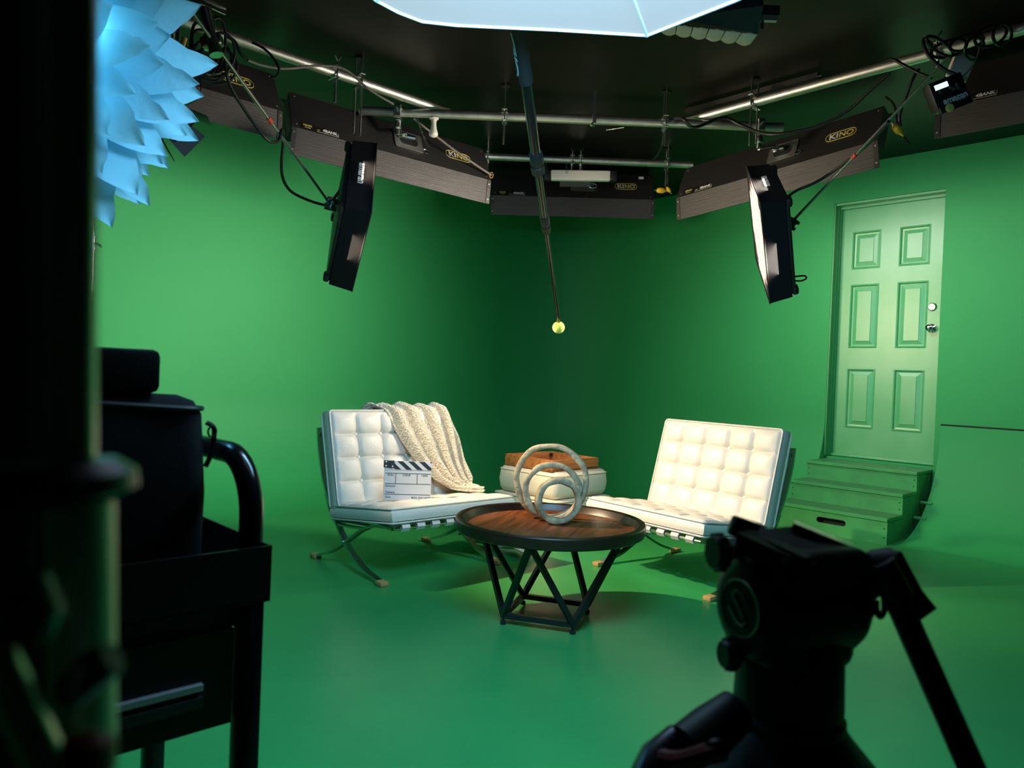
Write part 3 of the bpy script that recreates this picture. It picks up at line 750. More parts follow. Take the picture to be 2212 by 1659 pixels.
# ------------------------------------------------------------------ fluorescent banks
def kino(label, A, B, tiltin=.14, lit=True, logo=True, plate=True, sticker=True, power=1.0, spread=105):
    A, B = V(A), V(B); x = (B-A).normalized(); L = (B-A).length
    fm = frame(A, x, (0, 0, 1))      # y = into the wall side (away from camera), z up
    o = thing('light_bank', label, 'studio light', fm, 'four tube light banks')
    FH, BH = .165, .25; tb_ = V((0, tiltin, BH)); vdir = tb_.normalized(); nout = V((0, -vdir.z, vdir.y))   # outward normal toward the camera
    def W(x_, s, out=0): return fm @ (V((x_, 0, FH))+vdir*s+nout*out)
    BL = tb_.length
    # body: back plate plus housing behind it
    ins = -nout
    c0, c1 = V((0, 0, FH)), V((0, 0, FH))+tb_
    c2, c3 = c1+ins*.10, c0+ins*.10
    m = MB()
    sec = [c0, c1, c2, c3]
    vs = [fm @ (s+V((e, 0, 0))) for e in (0, L) for s in sec]
    m.add(vs, [(0, 1, 2, 3), (4, 5, 6, 7), (0, 1, 5, 4), (1, 2, 6, 5), (3, 0, 4, 7)])
    m.build('housing', M['kino'], o, ang=0, recalc=False)
    # bottom flap
    m = MB().box((L/2, .003, FH/2), (L-.004, .006, FH), fm); fl = m.build('lower_flap', M['flap'], o, ang=0)
    for xx in (.014, L-.014):
        MB().box((xx, -.002, FH/2), (.028, .004, FH-.004), fm).build('edge_strip', M['kino'], fl)
        for zz in (.03, FH-.03): MB().lathe([(.006, 0), (.004, .003), (0, .0035)], 8, fm @ T(xx, -.004, zz) @ yax).build('rivet', M['alu'], fl)
    # top flap standing up behind
    m = MB(); t0 = c2; t1 = c2+V((0, .10, .055))
    m.add([fm @ (t0), fm @ (t0+V((L, 0, 0))), fm @ (t1+V((L, 0, 0))), fm @ t1, fm @ (t0+V((0, 0, .006))), fm @ (t0+V((L, 0, .006))), fm @ (t1+V((L, 0, .006))), fm @ (t1+V((0, 0, .006)))],
          [(0, 1, 2, 3), (4, 5, 6, 7), (0, 1, 5, 4), (2, 3, 7, 6), (0, 3, 7, 4), (1, 2, 6, 5)])
    m.build('top_flap', M['kino'], o, ang=0)
    for xx in (.03, L-.03):
        for s in (.03, BL-.03):
            mm = surf(W(xx, s), x, fm.to_3x3() @ vdir); MB().lathe([(.005, 0), (.004, .003), (0, .0035)], 8, mm).build('rivet', M['alu'], o)
    for i in range(4):
        q = c3.lerp(c2, (i+.5)/4)+nout*.02
        MB().tube([fm @ (q+V((.04, 0, 0))), fm @ (q+V((L-.04, 0, 0)))], .013, 8).build('lamp_tube', M['glow'] if lit else M['led'], o)
    if plate:
        cx = L*.56
        pl = MB()
        ring_o = rrect(.20, .15, .012); ring_i = rrect(.13, .075, .03); k = len(ring_o)
        mm = surf(W(cx, BL*.52, .004), x, fm.to_3x3() @ vdir)
        vs = [V((a, b, z)) for z in (0, .004) for a, b in ring_o]+[V((a, b, z)) for z in (0, .004) for a, b in ring_i]
        fs = []
        for i in range(k):
            j = (i+1) % k
            fs += [(k+i, k+j, 3*k+j, 3*k+i), (i, j, k+j, k+i), (2*k+i, 2*k+j, 3*k+j, 3*k+i)]
        pl.add(vs, fs, mm); po = pl.build('mounting_plate', M['alu'], o)
        MB().prism(rrect(.13, .075, .03), -.002, .0006, mm).build('plate_recess', M['cut'], po, ang=0)
        MB().box((-.02, .012, .02), (.08, .03, .03), mm, .006).build('receiver', M['zinc'], o)
        for ex in (.115,): MB().tube([mm @ V((ex+.022*math.cos(a), -.055+.016*math.sin(a), .004)) for a in [2*math.pi*i/18 for i in range(18)]], .0022, 6, True).build('wire_ring', M['zinc'], o)
    if logo:
        mm = surf(W(L*.83, BL*.5, .001), x, fm.to_3x3() @ vdir)
        MB().tube([mm @ V((a, b, .001)) for a, b in rrect(.19, .066, .0329, 8)], .0022, 5, True).build('logo_outline', M['yellow'], o)
        text('logo', 'KI', .058, mm @ T(-.045, 0, 0), M['white'], o, .02, 1.15); text('logo', 'NO', .058, mm @ T(.034, 0, 0), M['yellow'], o, .02, 1.0)
    if sticker:
        mm = surf(W(.06, .030, .001), x, fm.to_3x3() @ vdir)
        MB().box((.115, .002, .0004), (.235, .044, .0008), mm).build('sticker', M['ink'], o)
        text('sticker_logo', 'KINO', .020, mm @ T(.036, .008, .001), M['yellow'], o, .03, 1.1)
        text('sticker_text', 'KINO FLO', .008, mm @ T(.036, -.010, .001), M['white'], o)
        text('sticker_text', '4FT', .012, mm @ T(.104, -.006, .001), M['yellow'], o)
        text('sticker_text', '4BANK', .030, mm @ T(.175, .001, .001), M['white'], o, .03, .95)
        ul = MB().box((.16, -.0185, .001), (.135, .002, .0008), mm).box((.228, -.003, .001), (.002, .03, .0008), mm); ul.build('sticker_line', M['white'], o)
    if lit:
        cc = (c2+c3)/2+ins*.02
        loc = fm @ (cc+V((L/2, 0, 0)))
        tgt = loc+fm.to_3x3() @ (ins+V((0, 0, -.22)))
        la_ = area('bank_lamp', loc, tgt, .1, .1, KINO_W*power, KINO_COL, spread, o)
        l = la_.data; l.size = L-.1; l.size_y = .26
        # long side of the lamp along the fixture
        mm = frame(loc, x, (0, 0, 1)); zax = -(tgt-loc).normalized(); y_ = zax.cross(x).normalized()
        wm = MX(((x.x, y_.x, zax.x, loc.x), (x.y, y_.y, zax.y, loc.y), (x.z, y_.z, zax.z, loc.z), (0, 0, 0, 1)))
        la_.matrix_basis = fm.inverted() @ wm
    return o, W, L, fm
dk = V((.723, .691, 0)).normalized()*1.42
K2 = kino('black four tube light bank behind the left panel light', P(625, 332, 4.45), P(1056, 441, 5.20), power=.4)
K3 = kino('central black four tube light bank with the white bar light in front', P(1060, 463, 6.5), P(1412, 473, 6.5), lit=False)
K4 = kino('black four tube light bank with metal plate behind the right panel light', P(1463, 476, 5.49), P(1900, 361, 4.47), power=1.05)
b1 = P(608, 303, 4.32); K1 = kino('black light bank at far left partly behind the feather lamp', b1-dk, b1, power=.35)
a5 = P(2018, 300, 4.15); K5 = kino('black light bank cut off by the right edge of the picture', a5, a5+DR*1.42, power=.45)
# ---- clamps with spigots holding the banks
def drop_clamp(pa, pb, px, kw, label):
    p = on(pa, pb, px); W, L = kw[1], kw[2]; q = W(L*.56-.02, .286*.52+.012, .03)
    o = thing('pipe_clamp', label, 'clamp', T(p), 'steel pipe clamps'); fm = frame(p, pb-pa, (0, 0, 1))
    for z in (.033, -.036): MB().box((0, 0, z), (.05, .08, .018), fm, .004, 1).build('jaw', M['zinc'], o)
    MB().box((0, -.038, 0), (.045, .014, .075), fm, .003, 1).build('jaw', M['zinc'], o)
    MB().lathe([(.02, -.05), (.026, -.06), (.026, -.10), (.018, -.11), (.018, -.14), (.010, -.145)], 16, T(p)).build('swivel', M['zinc'], o)
    MB().tube([p+V((0, 0, -.14)), p.lerp(q, .8)+V((0, 0, -.01)), q], .009, 10).build('spigot', M['zinc'], o)
    MB().tube([q+V((-.05, -.01, -.002)), q+V((.055, .01, -.008))], .014, 12).build('cross_pin', M['chrome'], o)
    MB().tube([p+V((0, -.04, .01)), p+V((.0, -.085, .005))], .006, 8).build('lever', M['zinc'], o)
drop_clamp(fa, fb, 860, K2, 'clamp with spigot hanging the light bank left of the white bulb')
drop_clamp(fa, fb, 1641, K4, 'clamp with spigot hanging the light bank below the right diagonal pipe')
# ---- safety chain
def chain(a, b, label, n=7):
    a, b = V(a), V(b); o = MB()
    for i in range(n):
        p = a.lerp(b, (i+.5)/n); d = (b-a)/n*.62; s = V((.006, 0, 0)) if i % 2 else V((0, .006, 0))
        o.tube([p+d*math.cos(t)+s*math.sin(t) for t in [2*math.pi*k/12 for k in range(12)]], .0016, 5, True)
    return tag(o.build('safety_chain', M['zinc']), label, 'chain')
p = on(fa, fb, 895); chain(p+V((0, -.03, 0)), K2[1](K2[2]*.66, .14, .01), 'safety chain from the middle pipe to the left light bank')
p = on(ba, bb, 1272*0+1177); chain(p+V((0, -.03, -.02)), p+V((.02, -.05, -.10)), 'small snap chain left of the bar light', 3)
p = on(ba, bb, 1224); chain(p+V((0, -.03, -.02)), p+V((0, -.05, -.12)), 'snap chain directly beside the bar light clamps', 4)
# ---- grey stay rod
a_, b_ = on(fa, fb, 893)+V((0, .02, -.03)), K2[1](K2[2]-.01, .02, .03)
o = thing('stay_cable', 'grey stay rope from the middle pipe to the corner of the left light bank', 'rope', T((a_+b_)/2))
MB().tube(spline([a_, a_.lerp(b_, .5)+V((0, 0, -.012)), b_]), .0075, 8).build('rope', M['grey'], o)
MB().tube([b_+V((.012*math.cos(t), 0, .02*math.sin(t)-.0)) for t in [2*math.pi*k/14 for k in range(14)]], .003, 6, True).build('snap_hook', M['orange'], o)
# ---- bar light
pa, pb_ = P(1190, 379, 5.95), P(1318, 381, 5.95)
x = (pb_-pa).normalized(); bmx = frame((pa+pb_)/2, x, (0, 0, 1)); L = (pb_-pa).length
o = thing('bar_light', 'white bar light with black ends clamped under the rearmost pipe', 'light', bmx)
MB().box((0, 0, 0), (L, .06, .078), bmx, .010, 3).build('diffuser', M['led'], o)
for s in (-1, 1): MB().box((s*(L/2+.026), .004, 0), (.052, .055, .080), bmx, .006).build('end_cap', M['black'], o)
MB().box((-.04, .03, -.055), (L*.52, .004, .05), bmx, .002, 1).build('bracket', M['steelgrey'], o)
MB().tube([bmx @ V((.10+.03*math.cos(t), .02, -.072+.018*math.sin(t))) for t in [2*math.pi*k/16 for k in range(16)]], .0025, 6, True).build('wire_ring', M['zinc'], o)
for xx in (-.07, .0): MB().tube([bmx @ V((xx, .0, .035)), bmx @ V((xx, .0, .085))], .010, 10).build('stud', M['zinc'], o)
mm = surf(K3[1](K3[2]-.10, .24, .001), (K3[3].to_3x3() @ V((1, 0, 0))), (0, 0, 1))
tag(MB().box((0, 0, .001), (.045, .035, .001), mm).build('paper_label', M['white']), 'small white square label on the central light bank', 'label')

# ------------------------------------------------------------------ cables
def cable(label, pts, r=.006, mt='cable', name='cable', n=8):
    return tag(MB().tube(spline(pts, n), r, 7).build(name, M[mt], ang=60), label, 'cable')
def plug(label, p, d, mt='plug', s=1.0):
    d = V(d).normalized(); zz = d; xx = zz.orthogonal().normalized(); yy = zz.cross(xx); p = V(p)
    mm = MX(((xx.x, yy.x, zz.x, p.x), (xx.y, yy.y, zz.y, p.y), (xx.z, yy.z, zz.z, p.z), (0, 0, 0, 1)))
    o = thing('power_plug', label, 'plug', mm, 'yellow power plugs')
    MB().lathe([(0, 0), (.010*s, 0), (.020*s, .010*s), (.024*s, .03*s), (.024*s, .055*s), (.015*s, .07*s), (.009*s, .085*s), (.006*s, .1*s)], 14, mm).build('body', M[mt], o)
    for q in (-1, 1): MB().box((q*.006*s, 0, -.008), (.002, .006, .018), mm).build('prong', M['zinc'], o)
p0 = on(ba, bb, 1425); pj = P(1438, 408, 5.7)
cable('black cable hanging from the rearmost pipe to the yellow plugs', [on(fa, fb, 1436)+V((0, .03, -.06)), P(1428, 320, 5.0), P(1418, 338, 5.6), P(1408, 345, 5.75)])
cable('short cable joining the two yellow plugs below the rearmost pipe', [P(1437, 362, 5.75), P(1445, 385, 5.72), P(1441, 400, 5.7), P(1430, 411, 5.7)])
plug('yellow plug left of the pair between the central and right light banks', P(1418, 411, 5.7), (1, 0, .0), s=.9)
plug('slim yellow plug right of the pair between the central and right light banks', P(1448, 415, 5.7), P(1440, 404, 5.7)-P(1448, 415, 5.7), s=.6)
cable('thick cable looped from the middle pipe over the right light bank to the upper right', [on(fa, fb, 1455)+V((0, -.03, .02)), P(1475, 256, 4.30), P(1500, 275, 4.36), P(1560, 255, 4.38), P(1600, 270, 4.33), P(1640, 286, 4.2), P(1680, 290, 4.1), P(1760, 275, 4.0), P(1830, 240, 3.9), P(1880, 195, 3.8), P(1922, 158, 3.72)], .010)
cable('cable hanging in a loop from the right diagonal pipe to the yellow plug', [P(1985, 150, 3.7), P(1972, 170, 3.68), P(1955, 215, 3.72), P(1943, 250, 3.75), P(1945, 272, 3.76)], .008)
plug('yellow plug hanging alone right of the right light bank', P(1930, 270, 3.76), P(1948, 290, 3.76)-P(1930, 270, 3.76), s=.75)
cable('thin cable tail below the lone yellow plug', [P(1948, 290, 3.76), P(1955, 299, 3.77), P(1965, 312, 3.78)], .004)
cable('black cable sagging from the right light bank corner', [P(1914, 210, 4.1), P(1928, 222, 4.0), P(1935, 240, 3.95), P(1938, 268, 3.9)], .006)
# left bundle
def loop(cx, cy, rx, ry, Y, tilt, r=.006, n=28, d=.05):
    pts = []
    for k in range(n):
        a = 2*math.pi*k/n; x, y = rx*math.cos(a), ry*math.sin(a)
        pts.append(P(cx+x*math.cos(tilt)-y*math.sin(tilt), cy+x*math.sin(tilt)+y*math.cos(tilt), Y+d*math.cos(a)))
    return pts
bl = thing('cable_coil', 'coil of black cable hanging on the left diagonal pipe beside the feather lamp', 'cable', T(P(450, 110, 3.3)))
for i, (cx, cy, rx, ry, t) in enumerate(((440, 105, 22, 58, -.25), (462, 100, 24, 62, .15), (448, 112, 30, 52, -.5), (470, 120, 36, 50, .3), (455, 130, 45, 46, .0), (465, 142, 48, 40, .2))):
    MB().tube(loop(cx, cy, rx, ry, 3.30+.02*i, t), .0065, 7, True).build('loop', M['cable'], bl, ang=60)
cable('black cable over the left diagonal pipe dropping onto the far left bank', [P(490, 78, 3.4), P(507, 90, 3.42), P(520, 115, 3.44), P(530, 125, 3.46)], .008)
cable('black cable curving from the left pipe round to the far left bank corner', [P(545, 92, 3.5), P(570, 105, 3.5), P(590, 125, 3.5), P(603, 150, 3.5), P(597, 164, 3.52), P(584, 168, 3.52)], .006)
cable('grey cable running behind the left diagonal pipe', [P(535, 130, 3.6), P(570, 142, 3.7), P(620, 148, 3.8), P(690, 142, 4.0), P(745, 150, 4.1), P(800, 195, 4.2), P(850, 225, 4.3)], .007, 'grey')
cable('long black cable looping from the left coil down to the left panel light', [P(487, 130, 3.35), P(495, 180, 3.4), P(530, 240, 3.5), P(575, 300, 3.6), P(600, 305, 3.7), P(609, 280, 3.75), P(612, 300, 3.85), P(608, 370, 3.98), P(625, 410, 4.05), P(665, 432, 4.15), P(704, 444, 4.24)], .008)
cable('short black cable between the arm joint and the left panel light', [P(722, 428, 4.24), P(735, 410, 4.25), P(743, 395, 4.26)], .008)
cable('black cable from the right panel light up along its arm', [P(1693, 432, 4.2), P(1720, 412, 4.2), P(1760, 395, 4.15), P(1800, 370, 4.1), P(1860, 325, 3.9), P(1910, 275, 3.7), P(1920, 262, 3.65)], .008)
cable('thin black cable running from the left control box', [P(398, 130, 3.2), P(420, 150, 3.2), P(434, 178, 3.2), P(430, 205, 3.2), P(408, 217, 3.22)], .003)
# right bundle on pipe
br = thing('cable_coil', 'tangle of black cable wound round the right diagonal pipe', 'cable', T(P(2060, 110, 3.4)))
for i, (cx, cy, rx, ry, t) in enumerate(((2050, 105, 40, 17, -.3), (2088, 92, 38, 16, -.3), (2140, 78, 36, 20, -.4), (2165, 75, 20, 24, .2), (2030, 100, 34, 12, .6), (2105, 105, 20, 26, .3))):
    MB().tube(loop(cx, cy, rx, ry, 3.50-.02*i, t, d=.06), .007, 7, True).build('loop', M['cable'], br, ang=60)
cable('black cable drooping from the right pipe tangle in a hook', [P(2013, 97, 3.5), P(1997, 84, 3.48), P(1996, 100, 3.46), P(2010, 125, 3.44), P(2040, 150, 3.42), P(2068, 162, 3.4)], .008)
cable('black cable lying along the right diagonal pipe', [P(1915, 130, 3.75), P(1930, 129, 3.7), P(1960, 145, 3.65), P(1990, 160, 3.6), P(2012, 168, 3.55)], .008)
cable('white wire loop beside the right control box', [P(2116, 100, 3.4), P(2110, 125, 3.4), P(2095, 150, 3.4), P(2077, 167, 3.4)], .003, 'grey')

# ------------------------------------------------------------------ control boxes
def ctrl(label, c, x, up, wd, hg, dp, flip=False):
    mm = surf(c, x, up); o = thing('control_box', label, 'control box', mm, 'black light control boxes')
    MB().box((0, 0, -dp/2), (wd, hg, dp), mm, .006).build('case', M['black'], o)
    MB().box((-wd*.18, hg*.27, .0008), (wd*.40, hg*.18, .0016), mm).build('display', M['screen'], o)
    for i, (a, b) in enumerate(((-.28, .08), (.05, .10), (.12, .02), (.25, .16), (.25, .08), (.25, .0))):
        MB().lathe([(wd*.045, 0), (wd*.04, .004), (0, .005)], 10, mm @ T(wd*a, hg*b, 0)).build('button', M['alu'], o)
    text('marking', 'amaran', wd*.25, mm @ T(wd*.08, -hg*.27, .0004), M['white'], o, .03, 1.0)
    text('marking', 'F22c', wd*.16, mm @ T(wd*.22, -hg*.38, .0004), M['white'], o, .02, 1.0)
    return o, mm
cb1, m1 = ctrl('control box with lit display hanging beside the feather lamp', P(381, 145, 3.1), P(400, 152, 3.1)-P(370, 140, 3.08), P(392, 105, 3.1)-P(375, 180, 3.1), .085, .185, .06)
MB().tube([m1 @ V((-.005, .09, -.03)), m1 @ V((-.005, .135, -.03))], .011, 10).build('spigot', M['orange'], cb1)
cb2_, m2 = ctrl('control box hanging from the right diagonal pipe beside the cut off bank', P(2052, 197, 3.35), P(2082, 185, 3.35)-P(2022, 208, 3.35), P(2040, 165, 3.35)-P(2066, 230, 3.35), .155, .13, .06)
MB().box((0, -.068, .004), (.15, .03, .01), m2, .003).build('connector_strip', M['black'], cb2_)
MB().lathe([(.018, 0), (.018, .008), (.011, .010), (0, .010)], 14, m2 @ T(-.035, -.07, .008)).build('connector', M['yellow'], cb2_)
wing_clamp(on(la, lb, 372), lb-la, 'large clamp on the left diagonal pipe above the left control box', .10, 1.3)
wing_clamp(on(ra, rb, 2030), rb-ra, 'clamp on the right diagonal pipe holding the right light arm', .06, 1.2)
o = tag(MB().box((0, 0, 0), (.10, .03, .13), T(P(2075, 145, 3.55)) @ MX.Rotation(.35, 4, 'Y'), .01).build('gaffer_pouch', M['grid']), 'pinkish fabric pouch behind the right control box', 'pouch')
# ---- light arms
def arm(label, pts, tape, r=.008):
    o = thing('lighting_boom', label, 'arm', T(pts[0]), 'thin steel light arms')
    MB().tube(pts, r, 10).build('rod', M['rod'], o)
    a, b = pts[0], pts[1]
    MB().tube([a.lerp(b, tape-.012), a.lerp(b, tape+.012)], r+.0035, 10).build('red_tape', M['red'], o)
    return o
al = arm('thin arm with red tape running down to the left panel light', [P(402, 8, 3.05), P(712, 440, 4.25)], .50)
mm = surf(P(455, 70, 3.22), P(470, 66, 3.22)-P(440, 74, 3.22), P(447, 40, 3.22)-P(466, 100, 3.22))
MB().lathe([(.030, -.10), (.026, -.05), (.020, 0), (.026, .05), (.030, .10)], 14, mm @ MX.Rotation(-math.pi/2, 4, 'X')).build('grip_handle', M['zinc'], al)
MB().box((-.01, -.03, -.02), (.09, .05, .05), mm, .01).build('grip_head', M['zinc'], al)
ar = arm('thin arm with red tape running down to the right panel light', [P(2050, 122, 3.45), P(1712, 478, 4.25)], .555)
def joint(par, p, s, mt, red=False):
    MB().lathe([(.018, -.03), (.034, -.028), (.036, -.012), (.022, -.008), (.022, .008), (.036, .012), (.034, .028), (.018, .03)], 18, T(p) @ MX.Rotation(.5, 4, 'Y') @ MX.Rotation(.4, 4, 'X')).build('swivel_joint', M[mt], par)
    MB().bar([p+V((-.03, -.02, -.03)), p+V((.03*s, -.03, -.045))], .022, .01, (0, 1, .3)).build('wing_handle', M[mt], par)
    MB().tube([p, p+V((.085*s, .02, -.02))], .009, 8).build('pin', M[mt], par)
joint(al, P(716, 440, 4.25), 1, 'zinc'); joint(ar, P(1711, 483, 4.25), -1, 'black')
MB().tube([P(728, 444, 4.2), P(745, 447, 4.2)], .006, 8).build('red_strap', M['redp'], al)

# ------------------------------------------------------------------ panel lights (softbox on a square panel, turned like a diamond)
def panel(label, c, n, roll, S, D, glow, txt_face, power, col, spread, back_lip, gridded):
    """c centre of the front face, n emission direction; square side S, box depth D behind the front"""
    n = V(n).normalized(); up = V((0, 0, 1)); e1 = (up-n*up.dot(n)).normalized(); e2 = n.cross(e1)
    a = e1*math.cos(roll)+e2*math.sin(roll); b = n.cross(a); c = V(c)
    mm = MX(((a.x, b.x, n.x, c.x), (a.y, b.y, n.y, c.y), (a.z, b.z, n.z, c.z), (0, 0, 0, 1)))
    o = thing('panel_light', label, 'studio light', mm, 'square fabric panel lights'); h = S/2
    m = MB(); back = h*.96
    q = [(-1, -1), (1, -1), (1, 1), (-1, 1)]
    vs = [V((x*h, y*h, 0)) for x, y in q]+[V((x*back, y*back, -D)) for x, y in q]
    m.add(vs, [(0, 1, 5, 4), (1, 2, 6, 5), (2, 3, 7, 6), (3, 0, 4, 7), (4, 5, 6, 7)], mm); m.build('fabric_box', M['fabric'], o, ang=0)
    MB().box((0, 0, -D-.012), (2*back*.97, 2*back*.97, .024), mm, .01).build('led_mat', M['black'], o)
    for x, y in q: MB().box((x*back*.9, y*back*.9, -D-.02), (.05, .05, .035), mm, .012).build('corner_pocket', M['black'], o)
    for i in range(4):
        x0, x1 = V((*q[i], 0))*h, V((*q[(i+1) % 4], 0))*h
        MB().tube([mm @ x0, mm @ x1], .0045, 6).build('edge_piping', M['black'], o)
    MB().box((0, 0, -D*.55), (S-.03, S-.03, .003), mm).build('diffuser', M['panelglow'] if glow else M['led'], o)
    if gridded:
        N = 9
        for i in range(N+1):
            t = (-h+.008)+(S-.016)*i/N
            MB().box((t, 0, -.030), (.002, S-.016, .058), mm).build('grid_strip', M['grid2'], o)
            MB().box((0, t, -.030), (S-.016, .002, .058), mm).build('grid_strip', M['grid2'], o)
    area('panel_lamp', mm @ V((0, 0, -D*.5)), mm @ V((0, 0, 1)), S-.05, S-.05, power, col, spread, o)
    return o, mm
# left: shines to the right and down ; right: shines to the left and down
NLP = V((.949, .293, -.118)); NRP = V((-.95, .254, -.183))
pL, mL = panel('black square panel light with white lettering facing away, left of the boom pole', P(787, 471, 4.25), NLP, .905, .594, .1325, True, 0, PANEL_L_W, WARM, 110, 0, False)
pR, mR = panel('black square panel light with a pale fabric grid, beside the green door', P(1637.7, 504.3, 4.25), NRP, -.594, .591, .121, True, 0, PANEL_R_W, (1, .88, .72), 110, 0, True)
MB().tube(spline([P(1703, 601, 4.15), P(1722, 597, 4.14), P(1738, 596, 4.14), P(1741, 602, 4.14), P(1728, 607, 4.14), P(1704, 605, 4.15)]), .005, 6).build('red_strap', M['redp'], pR)
def side_text(o, mm, S, D, pick, body, size, flip=0):
    """lettering on the side face whose local normal is pick (unit in x/y)"""
    pk = V((*pick, 0)); cen = mm @ (pk*(S/2*.985)+V((0, 0, -D/2))); nrm = (mm.to_3x3() @ pk).normalized()
    edge = mm.to_3x3() @ V((-pick[1], pick[0], 0)); dep = mm.to_3x3() @ V((0, 0, 1))
    if flip: edge = -edge
    u = nrm.cross(edge)
    text('lettering', body, size, surf(cen+nrm*.004, edge, u), M['white'], o, .02, 1.0)
side_text(pL, mL, .594, .1325, (1, 0), 'amaran', .060, 0)
side_text(pR, mR, .591, .121, (1, 0), 'amaran', .055, 0)

# ------------------------------------------------------------------ hard key: fresnel behind the feather lamp
sp = P(378, 270, 3.47); tg = V((.88, 4.12, .05)); dn = (tg-sp).normalized()
fmx = (tg-sp).to_track_quat('Z', 'Y').to_matrix().to_4x4(); fmx.translation = sp
fr = thing('spot_light', 'small black spot light with barn doors hidden behind the feather lamp', 'spot light', fmx)
MB().lathe([(.0, -.20), (.06, -.20), (.075, -.18), (.075, -.03), (.085, -.02), (.085, .0), (.078, .0), (.070, -.05), (0, -.05)], 24, fmx).build('housing', M['black'], fr)
for i in range(4):
    r_ = fmx @ rz(math.pi/2*i)
    MB().add([r_ @ V(q) for q in ((-.06, .085, 0), (.06, .085, 0), (.07, .12, .09), (-.07, .12, .09), (-.06, .088, 0), (.06, .088, 0), (.07, .123, .09), (-.07, .123, .09))], [(0, 1, 2, 3), (4, 5, 6, 7), (0, 1, 5, 4), (1, 2, 6, 5), (2, 3, 7, 6), (3, 0, 4, 7)]).build('barn_door', M['black'], fr, ang=0)
MB().bar([fmx @ V((-.09, 0, -.1)), sp+V((-.09, 0, .12)), sp+V((0, 0, .16)), sp+V((.09, 0, .12)), fmx @ V((.09, 0, -.1))], .03, .005, (0, 1, 0)).build('yoke', M['black'], fr)
MB().tube([sp+V((0, 0, .16)), V((sp.x, sp.y, HT))], .010, 10).build('drop_rod', M['zinc'], fr)
l = bpy.data.lights.new('spot_lamp', 'SPOT'); l.energy = SPOT_W; l.color = (1, .74, .44); l.spot_size = math.radians(46); l.spot_blend = 1.0; l.shadow_soft_size = .03
lo = bpy.data.objects.new('spot_lamp', l); C.objects.link(lo); lo.parent = fr; lo.matrix_basis = T(0, 0, -.02) @ MX.Rotation(math.pi, 4, 'X')

# ------------------------------------------------------------------ overhead octagonal softbox
OZ = 2.02
oc = thing('octagonal_softbox', 'large glowing white softbox at the top edge above the boom pole', 'softbox', T(.06, 1.40, OZ+.3))
far = [PZ(860, 26, OZ), PZ(912, 46, OZ-.005), PZ(985, 54, OZ-.01), PZ(1200, 64, OZ-.01), PZ(1398, 76, OZ-.015), PZ(1590, 0, OZ)]
pts = [PZ(812, 0, OZ)]+far
cx = V((.07, pts[0].y*.5+.55, 0))
ctr = V((.08, 1.45, OZ))
outer = [p.copy() for p in pts]
near = [V((.80, 1.50, OZ)), V((.55, .95, OZ)), V((-.35, .95, OZ)), V((-.62, 1.45, OZ))]
outer += near
k = len(outer)
apex = V((.08, 1.40, OZ+.52)); m = MB()
# lower skin: shallow fabric bowl hanging from the rim ; upper skin to the apex
ringm = [apex.lerp(p, .55)+V((0, 0, .05)) for p in outer]
vs = outer+ringm+[apex]
fs = [(i, (i+1) % k, k+(i+1) % k, k+i) for i in range(k)]+[(k+i, k+(i+1) % k, 2*k) for i in range(k)]
m.add(vs, fs); m.build('outer_skin', M['octa'], oc, ang=20)
low = V((.08, 1.42, OZ+.05)); midr = [low.lerp(p, .6) for p in outer]
m = MB().add(outer+midr+[low], [(i, (i+1) % k, k+(i+1) % k, k+i) for i in range(k)]+[(k+i, k+(i+1) % k, 2*k) for i in range(k)]); m.build('diffuser', M['octa'], oc, ang=20)
MB().tube(outer, .006, 6, True).build('rim_seam', M['white'], oc)
for i in (0, 5, 7, 9): MB().tube([outer[i]+V((0, 0, -.003)), low+V((0, 0, -.003))], .004, 6).build('rib', M['white'], oc)
MB().tube([apex, V((apex.x, apex.y, HT))], .015, 10).build('drop_rod', M['zinc'], oc)
area('softbox_lamp', (.08, 1.62, OZ-.03), (.12, 3.1, .25), .9, .5, OCTA_W, COOL, 165, oc)
# ---- second strip softbox
s_a, s_b = P(1440, 52, 2.95), P(1640, 75, 2.85)
c4 = [P(1452, 40, 2.9), P(1636, 72, 2.82), P(1650, 12, 2.75), P(1500, -20, 2.9)]
ss = thing('strip_softbox', 'navy strip softbox with pale pleated grid right of the white softbox', 'softbox', T(P(1560, 40, 2.9)))
dvec = V((0, .16, .30))
m = MB(); top_ = [p+dvec for p in c4]
m.add(c4+top_, [(0, 1, 2, 3), (4, 5, 6, 7), (0, 1, 5, 4), (1, 2, 6, 5), (2, 3, 7, 6), (3, 0, 4, 7)]); m.build('fabric_body', M['navy'], ss, ang=0)
g0, g1 = P(1428, 50, 2.9), P(1638, 74, 2.83); h0, h1 = P(1428, 68, 2.98), P(1622, 94, 2.90)
for i in range(6):
    a, b = i/6+.006, (i+1)/6-.006
    def fn(u, v, a=a, b=b):
        t = a+(b-a)*u; p = g0.lerp(g1, t).lerp(h0.lerp(h1, t), v)
        return p+V((0, -.03*math.sin(math.pi*v)*math.sin(math.pi*u)*1.0, -.010*math.sin(math.pi*u)*v))
    m = MB().grid(fn, 9, 7); q = m.build('grid_pleat', M['grid'], ss, ang=60, recalc=False); md = q.modifiers.new('t', 'SOLIDIFY'); md.thickness = .003
MB().box((0, 0, 0), (.075, .02, .035), T(P(1661, 24, 2.8))).build('light_head', M['black'], ss)
MB().box((0, 0, -.028), (.06, .018, .02), T(P(1661, 24, 2.8))).build('metal_bracket', M['alu'], ss)
MB().tube([P(1648, 28, 2.8), P(1646, 64, 2.8)], .006, 8).build('zip_edge', M['black'], ss)
MB().tube([P(1560, -30, 2.95), V((P(1560, -30, 2.95).x, 2.95, HT))], .012, 8).build('drop_rod', M['zinc'], ss)
